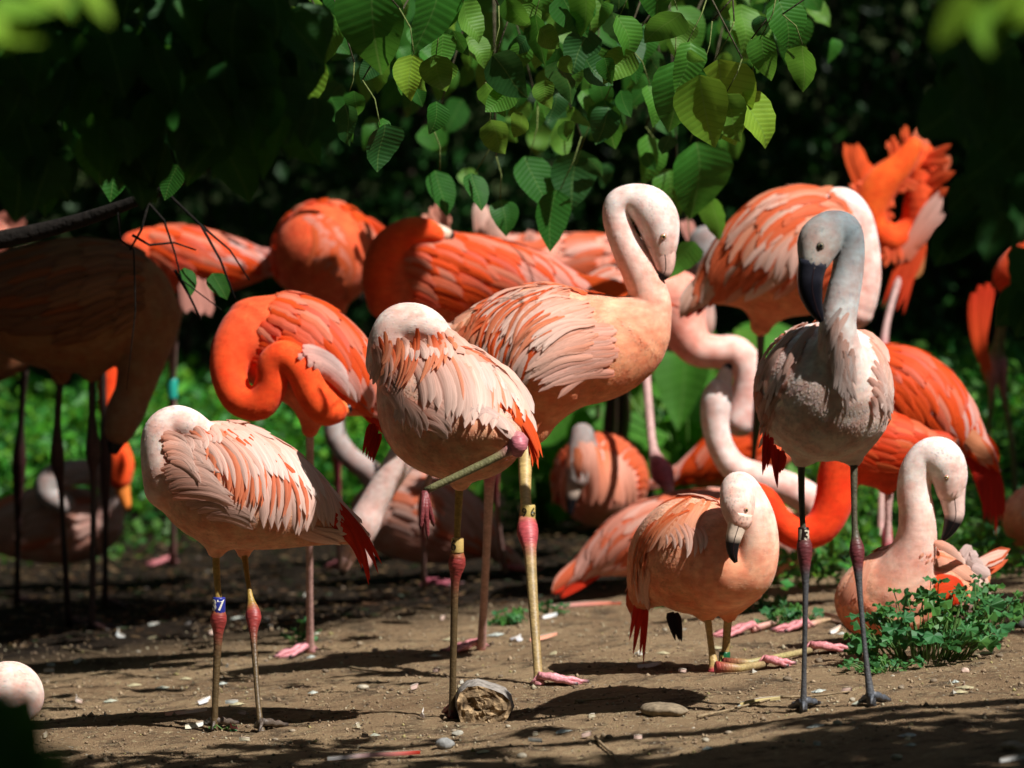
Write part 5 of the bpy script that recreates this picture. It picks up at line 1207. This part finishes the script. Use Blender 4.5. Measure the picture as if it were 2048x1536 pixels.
# trees added outside the picture to block the sky, open only towards the sun
def sky_blocker(x, y, label, boxes, seed, dens=135):
    z0 = float(gz(x, y)); e = empty('sky_block_tree', (x, y, z0), label, 'tree', 'added sky-blocking trees around the enclosure'); mb = MB()
    mb.tube([(x, y, z0 - .2), (x + .1, y, 2), (x, y + .1, 4), (x + .2, y, 6)], [.28, .22, .17, .08], (.09, .07, .05), 12); mb.obj('trunk', M_BARK, e, (x, y, z0))
    P = []
    for k, (x0, x1, y0, y1, zz0, zz1) in enumerate(boxes):
        g = np.random.default_rng(seed + k); n = int(max((x1 - x0) * (y1 - y0), (x1 - x0) * (zz1 - zz0), (y1 - y0) * (zz1 - zz0)) * dens)
        P.append(np.stack([g.uniform(x0, x1, n), g.uniform(y0, y1, n), g.uniform(zz0, zz1, n)], 1))
    P = np.concatenate(P); P = P[~((P[:, 0] > .2) & (P[:, 0] < 3.0) & (P[:, 1] > 5.5) & (P[:, 1] < 7.3) & (P[:, 2] > 2))]
    foliage_obj('crown', P, .26, MID + DK, seed + 50, e, (x, y, z0), wide=.8)['kind'] = 'stuff'
sky_blocker(-6.5, 12, 'unseen tree added left of the enclosure, crown blocking the sky over the left side', [(-9, .45, 14.2, 23.5, 4.7, 5.6), (-9.5, -8.8, 0, 27, .3, 5.5)], 810)
sky_blocker(-5.5, 3, 'unseen tree added to the left of the viewer, broad crown blocking the sky', [(-9, 0, 0, 13, 3.9, 4.9)], 820)
sky_blocker(5.5, 3, 'unseen tree added to the right of the viewer, broad crown blocking the sky', [(0, 9, 0, 11.0, 3.9, 4.9)], 830)
sky_blocker(0.5, -4, 'unseen tree added behind the viewer, wall of leaves blocking the sky', [(-10, 10, -3.4, -2.6, .3, 5.5)], 840)
sky_blocker(7.5, 26, 'unseen tree added at the far right behind the enclosure, crown blocking the sky', [(4.7, 9.5, 12.4, 25, 4.8, 5.8), (3.3, 4.7, 19.6, 25, 4.8, 5.6), (9.3, 10, 0, 27, .3, 4.5)], 850)

# left-hand tree
lb = Vector((-3.6, 16.4, float(gz(-3.6, 16.4)))); tl = empty('dark_tree', lb, 'shaded tree at the left with a dark slanting limb and broad dark leaves', 'tree')
mb = MB(); mb.tube([lb - Vector((0, 0, .2)), lb + Vector((.1, 0, 1.2)), lb + Vector((.2, .1, 2.6)), lb + Vector((.4, .1, 4.2))], [.2, .17, .14, .08], (.06, .045, .03), 14); mb.obj('trunk', M_BARK, tl, lb)
limb = [at(-900, 660, 16.3), at(-100, 500, 15.9), at(110, 455, 15.8), at(250, 410, 15.7), at(360, 365, 15.6), at(440, 320, 15.5)]
mb = MB(); mb.tube(catmull(limb, 16), np.linspace(.036, .006, 16), (.012, .009, .007), 9); mb.obj('limb', M_BARK, tl, lb)
mb = MB()
for pts in (((290, 395), (330, 440), (350, 500), (365, 560), (440, 620)), ((330, 380), (400, 450), (460, 500), (500, 560)), ((235, 420), (240, 480), (265, 500), (268, 620), (258, 700), (255, 780)), ((262, 470), (300, 490), (350, 485), (395, 500)), ((350, 540), (380, 590), (400, 640)), ((300, 400), (285, 460), (262, 500)), ((400, 450), (440, 520), (470, 600))):
    mb.tube([at(x + rnd.uniform(-4, 4), y, 15.7 + .02 * i) for i, (x, y) in enumerate(pts)], [.0048 - .0008 * i for i in range(len(pts))], (.010, .008, .006), 6)
mb.obj('twigs', M_BARK, tl, lb)['kind'] = 'stuff'
hang_l = [(45, 215, 35, 305, 13.6, 3), (310, 185, 300, 300, 13.7, 3), (180, 200, 190, 370, 13.8, 5), (80, 290, 85, 430, 13.7, 5), (500, 180, 505, 260, 13.9, 10), (205, 30, 245, 105, 13.9, 12), (20, 80, 55, 130, 13.8, 2), (0, 60, 5, 150, 13.8, 2), (120, 60, 100, 230, 13.6, 8), (420, 210, 430, 290, 13.9, 8), (360, 90, 330, 200, 13.6, 5), (240, 300, 215, 400, 15.6, 5), (375, 535, 380, 590, 15.8, 5), (430, 545, 450, 600, 15.8, 5), (360, 330, 330, 400, 15.5, 10)]
hang_l = [(a, b_, c, d, (Y - .9 if Y < 14.2 else Y), k) for a, b_, c, d, Y, k in hang_l]
hanging(tl, lb, hang_l); tw = MB(); twigs_to(tw, hang_l[:11], 13.7); tw.obj('twigs', M_BARK, tl, lb)['kind'] = 'stuff'
for k in range(190):
    x = rnd.uniform(-60, 640); y = rnd.uniform(-60, 330 - x * .12); Y = rnd.uniform(12.1, 12.9)
    L = rnd.uniform(80, 140); ang = rnd.uniform(-.6, .6)
    if shades(at(x, y + L / 2, Y)): continue
    hanging(tl, lb, [(x, y, x + L * math.sin(ang), y + L * math.cos(ang), Y, rnd.choice([0, 3, 5, 8, 10, 13]))])
def shade_patch(cx, cy, cz, rx, ry, n, seed):
    """crown clump standing between the sun and (cx,cy,cz)"""
    g = np.random.default_rng(seed); z = g.uniform(2.7, 3.5, n); a = g.uniform(0, 6.28, n); r = np.sqrt(g.uniform(0, 1, n))
    dz = z - cz
    return np.stack([cx + rx * r * np.cos(a) + SDIR.x / SDIR.z * dz, cy + ry * r * np.sin(a) + SDIR.y / SDIR.z * dz, z], 1)
P = np.concatenate([shade_patch(-1.62, 17.4, .9, .60, .58, 4200, 701), shade_patch(-1.5, 18.1, 0, .42, .55, 1800, 703)])
foliage_obj('crown', P, .13, DK + MID[:1], 704, tl, lb, wide=.75)['kind'] = 'stuff'
# dark leafy branch in shade close to the camera at the right
rb = Vector((1.9, 11.6, float(gz(1.9, 11.6)))); e = empty('sapling', rb, 'blurred dark sapling standing in shade at the right edge', 'tree')
mb = MB(); mb.tube([rb, rb + Vector((-.05, 0, .8)), rb + Vector((-.25, 0, 1.4)), rb + Vector((-.55, .05, 2.1))], [.03, .022, .016, .008], (.05, .04, .03), 8); mb.obj('stem', M_BARK, e, rb)
for k in range(60):
    x = rnd.uniform(1885, 2080); y = rnd.uniform(60, 640)
    if x < 1930 and 250 < y < 430: continue
    if y > 430 and x < 2040: continue
    L = rnd.uniform(90, 150); ang = rnd.uniform(-.8, .8)
    hanging(e, rb, [(x, y, x + L * math.sin(ang), y + L * math.cos(ang), rnd.uniform(11.0, 12.2), rnd.choice([3, 8]))])
# blurred sprays close to the camera
def spray(name, label, root, lst):
    e = empty(name, root, label, 'branch'); mb = MB()
    for (x0, y0, x1, y1, Y, k, up) in lst:
        a = at(x0, y0, Y); c = at(x1, y1, Y); d = c - a
        put_leaf(e, root, a, d, Vector((.2, -.5, 1)) if up else Vector((.3, -1, .2)), d.length, k)
        mb.tube([a, (a + root) / 2 + Vector((0, 0, .03)), root], [.002, .003, .005], (.1, .08, .05), 6)
    mb.obj('twig', M_BARK, e, root)
spray('leafy_branch', 'blurred bright yellow-green leaves at the top left corner, close to the camera', at(-120, -120, 7.6), [(-60, 70, 80, 45, 7.6, 15, 1), (-20, 10, 110, 5, 7.7, 16, 1), (150, -30, 235, 25, 7.5, 15, 1), (60, -40, 150, 30, 7.6, 17, 1), (-80, 40, 30, 70, 7.6, 15, 1)])
spray('leafy_branch', 'blurred bright yellow-green leaves at the top right corner, close to the camera', at(2100, -150, 7.6), [(1960, 0, 1860, 75, 7.6, 15, 1), (1970, 5, 1995, 110, 7.6, 16, 1), (2080, -30, 1960, 25, 7.6, 15, 1), (2100, 0, 2010, 60, 7.6, 17, 1)])
rt = at(-160, 1800, 7.0); rt.z = float(gz(rt.x, rt.y)); e = empty('tall_weed', rt, 'out-of-focus dark green weed leaves in the bottom left corner', 'plant')
mb = MB()
for (x0, y0, x1, y1) in ((-80, 1640, 40, 1390), (-60, 1700, 110, 1500), (-120, 1600, -10, 1380)):
    a = at(x0, y0, 7.0); c = at(x1, y1, 7.05); put_leaf(e, rt, a, c - a, Vector((-.4, -.8, .4)), (c - a).length * 1.1, 3)
    mb.tube([a, rt.lerp(a, .5), rt], [.003, .004, .005], (.06, .12, .03), 6)
mb.obj('stem', M_WEED, e, rt)

# weeds with lobed leaves
weed_meshes = []
for k, c in enumerate([(.035, .14, .045), (.05, .18, .05), (.03, .12, .03), (.07, .20, .04)]):
    weed_meshes.append(make_mesh('leaf', WV * np.array([1, 1, .7 + .4 * k]), WF, M_WEED, np.tile(c, (len(WV), 1)) * np.random.default_rng(k).uniform(.8, 1.2, (len(WV), 1)), WU, smooth=False))
def weed(px, py, spread, h, n, size, label, seed, group='lobed-leaf weeds on the dirt'):
    c = ground(px, py); e = empty('weed_plant', c, label, 'weed', group); g = random.Random(seed); mb = MB()
    from mathutils import Matrix
    for k in range(n):
        a = g.uniform(0, 6.28); r = math.sqrt(g.random()); q = c + Vector((math.cos(a) * spread * r, math.sin(a) * spread * .8 * r, 0)); q.z = float(gz(q.x, q.y))
        top = q + Vector((g.uniform(-.04, .04), g.uniform(-.03, .03), h * (1 - .55 * r * r) * g.uniform(.25, 1)))
        s0 = c.lerp(q, .55); s0.z = float(gz(s0.x, s0.y))
        mb.tube([s0, s0.lerp(top, .6) + Vector((0, 0, .01)), top], [.0022, .0018, .0014], (.12, .22, .06), 5)
        R = frame_from((g.gauss(0, 1), g.gauss(0, 1), g.uniform(-.3, .3)), (g.uniform(-.6, .6), g.uniform(-1.0, .2), 1)); o = new_obj('leaf', weed_meshes[g.randrange(4)], e)
        Mx = Matrix(((R[0][0], R[1][0], R[2][0], 0), (R[0][1], R[1][1], R[2][1], 0), (R[0][2], R[1][2], R[2][2], 0), (0, 0, 0, 1)))
        o.matrix_local = Matrix.Translation(top - c) @ Mx @ Matrix.Scale(size * g.uniform(.6, 1.25), 4)
    mb.obj('stem', M_WEED, e, c)
weed(1855, 1322, .21, .25, 105, .042, 'leafy green weed growing in front of the lying pink flamingo', 1)
weed(1960, 1290, .10, .22, 60, .036, 'smaller green weed joined to the leafy one at the far right', 2)
weed(1770, 1345, .10, .05, 30, .026, 'low creeping weed at the left foot of the leafy weed', 3)
weed(1015, 1250, .06, .05, 26, .024, 'small green weed between the two legs in the middle of the dirt', 4)
weed(1098, 1232, .035, .06, 10, .028, 'tiny weed right of the yellow-ringed leg', 5)
weed(1510, 1225, .08, .07, 30, .026, 'low weed beside the kneeling bird, left of the thin grey leg', 6)
weed(1575, 1255, .09, .07, 36, .026, 'low weed over the pink feet near the thin grey leg', 7)
weed(600, 1290, .05, .09, 14, .026, 'dark weed sprig beside the pink foot on the left', 8)
weed(1700, 1130, .22, .07, 80, .028, 'patch of weeds behind the thin grey legs', 9)
weed(2030, 1090, .09, .14, 40, .03, 'weed in front of the bird at the right edge', 10)
weed(448, 1462, .012, .02, 5, .014, 'tiny green sprout beside the foot of the blue-ringed bird', 11)

# ======================================================================= THINGS ON THE DIRT
def rock(name, c, r, label, cat, col, seed, group=None, m=M_STONE, flat=.6, sub=3, ang=.35):
    import bmesh
    bm = bmesh.new(); bmesh.ops.create_icosphere(bm, subdivisions=sub, radius=1); g = np.random.default_rng(seed); pl = g.normal(0, 1, (9, 3)); pl /= np.linalg.norm(pl, axis=1)[:, None]
    for v in bm.verts:
        p = np.array(v.co); d = 1.0
        for q in pl:
            t = p @ q
            if t > .72: d = min(d, .72 / t + (1 - ang) * .2)
        d *= 1 + .04 * math.sin(p[0] * 7 + seed) * math.sin(p[1] * 9)
        v.co = Vector((p[0] * r[0] * d, p[1] * r[1] * d, p[2] * r[2] * d))
    me = bpy.data.meshes.new(name); bm.to_mesh(me); bm.free()
    a = me.color_attributes.new('Col', 'FLOAT_COLOR', 'POINT'); a.data.foreach_set('color', [*col, 1] * len(me.vertices)); me.materials.append(m)
    for p in me.polygons: p.use_smooth = True
    o = new_obj(name, me); o.location = c + Vector((0, 0, r[2] * flat)); o.rotation_euler = (0, 0, g.uniform(0, 3)); return tag(o, label, cat, group)
# broken wood stump with shaggy cut face
sc_ = ground(965, 1440); e = empty('wood_stump', sc_, 'weathered broken log end lying beside the standing leg', 'log')
mb = MB(); n = 18; V = []; Fc = []; g = random.Random(4)
for j in range(7):
    f = j / 6
    for k in range(n):
        a = 2 * math.pi * k / n; r = .072 * (1 + .10 * math.sin(3 * a + 1) + g.uniform(-.05, .05)) * (.9 + .15 * math.sin(f * 3))
        V.append(sc_ + Vector((math.cos(a) * r * 1.05 + f * .0, -.05 + f * .16 + g.uniform(-.004, .004), max(-.01, .035 + math.sin(a) * r * .95))))
for j in range(6):
    for k in range(n): Fc.append((j * n + k, j * n + (k + 1) % n, (j + 1) * n + (k + 1) % n, (j + 1) * n + k))
mb.add(V, Fc, (.30, .27, .24)); mb.obj('bark', M_BARK, e, sc_)
mb = MB(); V = []; Fc = []; rr = 7
for j in range(rr + 1):
    for k in range(n):
        a = 2 * math.pi * k / n; r = .070 * j / rr * (1 + .10 * math.sin(3 * a + 1))
        V.append(sc_ + Vector((math.cos(a) * r * 1.05, -.060 + g.uniform(-.005, .004) + .004 * math.sin(a * 4 + j), max(-.008, .035 + math.sin(a) * r * .95))))
for j in range(rr):
    for k in range(n): Fc.append((j * n + k, (j + 1) * n + k, (j + 1) * n + (k + 1) % n, j * n + (k + 1) % n))
mb.add(V, Fc, [mixv((.10, .06, .03), (.52, .36, .20), g.random() ** 1.4) for _ in V]); mb.obj('broken_face', M_WOODCUT, e, sc_, smooth=False)
p = ground(925, 1432); mb = MB(); mb.tube([p + Vector((-.02, 0, 0)), p + Vector((0, -.005, .045)), p + Vector((.035, -.01, .085))], [.022, .020, .006], (.42, .40, .38), 8, flat=.5); mb.obj('splinter', M_BARK, e, sc_)
rock('flat_stone', ground(1328, 1428), (.085, .05, .022), 'flat brown slab stone with white droppings on top', 'stone', (.26, .20, .13), 3, flat=.4)
rock('pebble', ground(890, 1496), (.027, .02, .017), 'rounded grey pebble in the foreground shade', 'pebble', (.30, .30, .29), 5)
rock('pebble', ground(915, 1470), (.03, .015, .008), 'flat pale pebble just above the rounded grey one', 'pebble', (.36, .34, .28), 6)
rock('pebble', ground(2025, 1500), (.03, .02, .014), 'tan pebble at the bottom right edge', 'pebble', (.45, .32, .24), 7)
rock('pebble', ground(1930, 1346), (.016, .012, .010), 'pale pink pebble below the leafy weed', 'pebble', (.62, .45, .36), 8)
rock('stone', ground(2040, 1255), (.05, .03, .02), 'dark stone at the right edge beside the weed', 'stone', (.05, .05, .045), 9)
for k in range(46):
    px = rnd.uniform(20, 2040); py = rnd.uniform(1230, 1530); r = rnd.uniform(.005, .013)
    rock('pebble', ground(px, py), (r * rnd.uniform(.9, 1.6), r, r * .7), 'small stone scattered on the brown dirt', 'pebble', rnd.choice([(.30, .24, .17), (.42, .37, .28), (.20, .15, .10)]), 20 + k, 'small stones on the dirt', sub=2)
# crumbs of earth: uncountable
def crumbs(n, seed):
    g = np.random.default_rng(seed); x = g.uniform(-1.7, 1.7, n); y = g.uniform(13.3, 17.6, n); z = gz(x, y); r = g.uniform(.002, .0065, n) * np.where(g.random(n) < .06, 1.8, 1)
    base = np.array([(1, 0, 0), (0, 1, 0), (-1, 0, 0), (0, -1, 0), (0, 0, 1.0), (0, 0, -.4)])
    V = (base[None] * r[:, None, None] * g.uniform(.6, 1.3, (n, 6, 3)) + np.stack([x, y, z + r * .2], 1)[:, None]).reshape(-1, 3)
    b_ = np.arange(n)[:, None] * 6; T = [(0, 1, 4), (1, 2, 4), (2, 3, 4), (3, 0, 4), (1, 0, 5), (2, 1, 5), (3, 2, 5), (0, 3, 5)]
    Fc = np.concatenate([b_ + np.array([t]) for t in T]); pal = np.array([(.24, .165, .10), (.34, .25, .155), (.14, .095, .06), (.38, .33, .22), (.34, .29, .12)])
    c = np.repeat(pal[g.choice(5, n, p=[.35, .25, .25, .1, .05])], 6, 0)
    tag(new_obj('gravel', make_mesh('gravel', V, Fc, M_STONE, c, np.zeros((len(V), 2)), smooth=False)), kind='stuff')
crumbs(5500, 77)
# dropped feathers and down
def dropped(px, py, L, ang, col, col2, label, seed, group=None, curl=.25, w=.2, name='dropped_feather'):
    g = random.Random(seed); p = ground(px, py) + Vector((0, 0, .006)); d = Vector((math.cos(ang), math.sin(ang), 0)); sd = Vector((-d.y, d.x, 0)); K = 9; mb = MB(); V = []; C = []; U = []
    for i in range(K):
        f = i / (K - 1); ww = L * w * .5 * (math.sin(math.pi * min(1, f * 1.1 + .08)) ** .6 if f < .97 else .05) * g.uniform(.85, 1.1); c = p + d * (L * f) + sd * (curl * L * .3 * math.sin(f * 2))
        h = .004 + curl * L * .35 * f * f
        for v in (-1, -.5, 0, .5, 1):
            q = c + sd * (v * ww); V.append(Vector((q.x, q.y, float(gz(q.x, q.y)) + h + .010 * (1 - abs(v)) + .35 * ww * max(0, v)))); C.append(mixv(col, col2, f)); U.append((f, v * .5))
    mb.add(V, [(i * 5 + j, i * 5 + j + 1, i * 5 + j + 6, i * 5 + j + 5) for i in range(K - 1) for j in range(4)], C, U)
    mb.tube([V[2], V[2 + 5 * 4] + Vector((0, 0, .002)), V[-3]], [.0012, .001, .0004], (.75, .68, .58), 5)
    o = mb.obj(name, M_FE, None, p); o.location = p; return tag(o, label, 'feather', group)
WH = (.78, .78, .76)
dropped(330, 1434, .12, .15, (.80, .40, .28), (.85, .75, .66), 'pink and white dropped feather left of the blue-ringed bird', 1)
dropped(395, 1412, .06, .9, (.6, .6, .62), WH, 'grey fluffy feather above the pink dropped feather', 2, w=.5)
dropped(370, 1460, .07, .2, (.78, .76, .58), WH, 'cream feather at the feet of the blue-ringed bird', 3, w=.35)
dropped(655, 1524, .24, .05, (.75, .78, .76), (.80, .05, .02), 'long feather, white then red, at the bottom edge', 4, w=.08, curl=.02)
dropped(1100, 1218, .26, -.5, (.70, .45, .42), (.85, .22, .12), 'long pink feather lying left of the kneeling bird', 5, w=.14, curl=.03)
dropped(1030, 1285, .06, 1.2, (.55, .56, .60), WH, 'grey-white downy feather left of the yellow-ringed leg', 6, w=.7)
dropped(1060, 1285, .09, .3, (.80, .36, .24), (.85, .42, .28), 'salmon feather beside the yellow-ringed leg', 7, w=.22)
dropped(1275, 1338, .07, .1, (.70, .74, .74), (.85, .85, .84), 'ragged white feather below the red tail of the kneeling bird', 8, w=.5)
dropped(250, 1280, .05, 1.7, WH, (.7, .78, .8), 'upright white down feather on the left dirt', 9, curl=1.4, w=.4)
dropped(848, 1440, .03, 1.2, (.85, .75, .72), WH, 'small curled white feather by the standing foot', 10, curl=1.6, w=.4)
dropped(1085, 1240, .06, .6, WH, (.7, .75, .78), 'white feather behind the yellow-ringed leg', 11, w=.3)
dropped(475, 1462, .03, 2.0, (.8, .4, .4), (.8, .1, .08), 'small red-tipped feather between the legs of the blue-ringed bird', 12, curl=1.2, w=.3)
dropped(165, 1410, .035, 1.8, (.8, .6, .5), WH, 'small pinkish feather standing on the left dirt', 13, curl=1.4, w=.4)
dropped(1660, 1270, .05, .6, WH, (.85, .6, .45), 'white fluffy feather beside the lying bird breast', 14, w=.6, curl=.8)
dropped(1480, 1415, .12, .4, (.55, .45, .2), (.5, .42, .2), 'thin straw-coloured stalk in front of the kneeling bird', 15, w=.03, curl=.02, name='straw')
dropped(2000, 1528, .08, .1, (.7, .72, .7), WH, 'white feather at the bottom right corner', 16, w=.12)
for k in range(44):
    px = rnd.uniform(60, 2030); py = rnd.uniform(1225, 1500) if rnd.random() < .8 else rnd.uniform(1190, 1530)
    c = rnd.choice([(.42, .45, .42), (.50, .49, .43), (.42, .38, .27), (.52, .38, .32)])
    dropped(px, py, rnd.uniform(.016, .042), rnd.uniform(0, 6.28), c, c, 'small pale scrap of down on the trodden dirt', 100 + k, 'scraps of down on the dirt', w=rnd.uniform(.35, .8), curl=rnd.uniform(0, .6))
# droppings / pale splashes lie flat
def splash(px, py, r, seed, col=(.62, .66, .58)):
    c = ground(px, py); g = random.Random(seed); V = [c + Vector((0, 0, .010))]; n = 14
    for k in range(n):
        a = 2 * math.pi * k / n; q = c + Vector((math.cos(a) * r * g.uniform(.6, 1.5), math.sin(a) * r * g.uniform(.6, 1.5) * .9, 0)); V.append(Vector((q.x, q.y, float(gz(q.x, q.y)) + .003)))
    mb = MB(); mb.add(V, [(0, 1 + k, 1 + (k + 1) % n) for k in range(n)], col); o = mb.obj('dropping', M_STONE, None, c); o.location = c
    tag(o, 'pale dried dropping splashed on the dirt', 'dropping', 'droppings on the dirt')
for k in range(40): splash(rnd.uniform(60, 2030), rnd.uniform(1225, 1520), rnd.uniform(.010, .026), k, rnd.choice([(.40, .41, .32), (.44, .47, .42), (.42, .37, .22)]))
# twigs on the dirt
for k, (a, b_, lab) in enumerate([((430, 1345), (505, 1362), 'bent dry twig behind the legs of the blue-ringed bird'), ((1150, 1408), (1240, 1402), 'dry stalk on the dirt in front of the pink foot'), ((1560, 1400), (1700, 1388), 'pale root strand between the thin grey legs'), ((1395, 1440), (1540, 1405), 'long straw in front of the kneeling bird'), ((700, 1340), (790, 1352), 'short brown stick in the middle dirt'), ((1190, 1480), (1235, 1530), 'curved dry stem in the foreground shade'), ((120, 1300), (210, 1312), 'brown stick on the left dirt')]):
    p, q = ground(*a), ground(*b_); m_ = p.lerp(q, .5) + Vector((rnd.uniform(-.02, .02), rnd.uniform(-.03, .03), 0)); pts = catmull([tuple(p), tuple(m_), tuple(q)], 8); pts = [(x, y, float(gz(x, y)) + .008) for x, y, z in pts]
    mb = MB(); mb.tube(pts, np.linspace(.0045, .002, 8), (.30, .22, .13), 6); o = mb.obj('twig', M_BARK, None, p); o.location = p; tag(o, lab, 'twig')
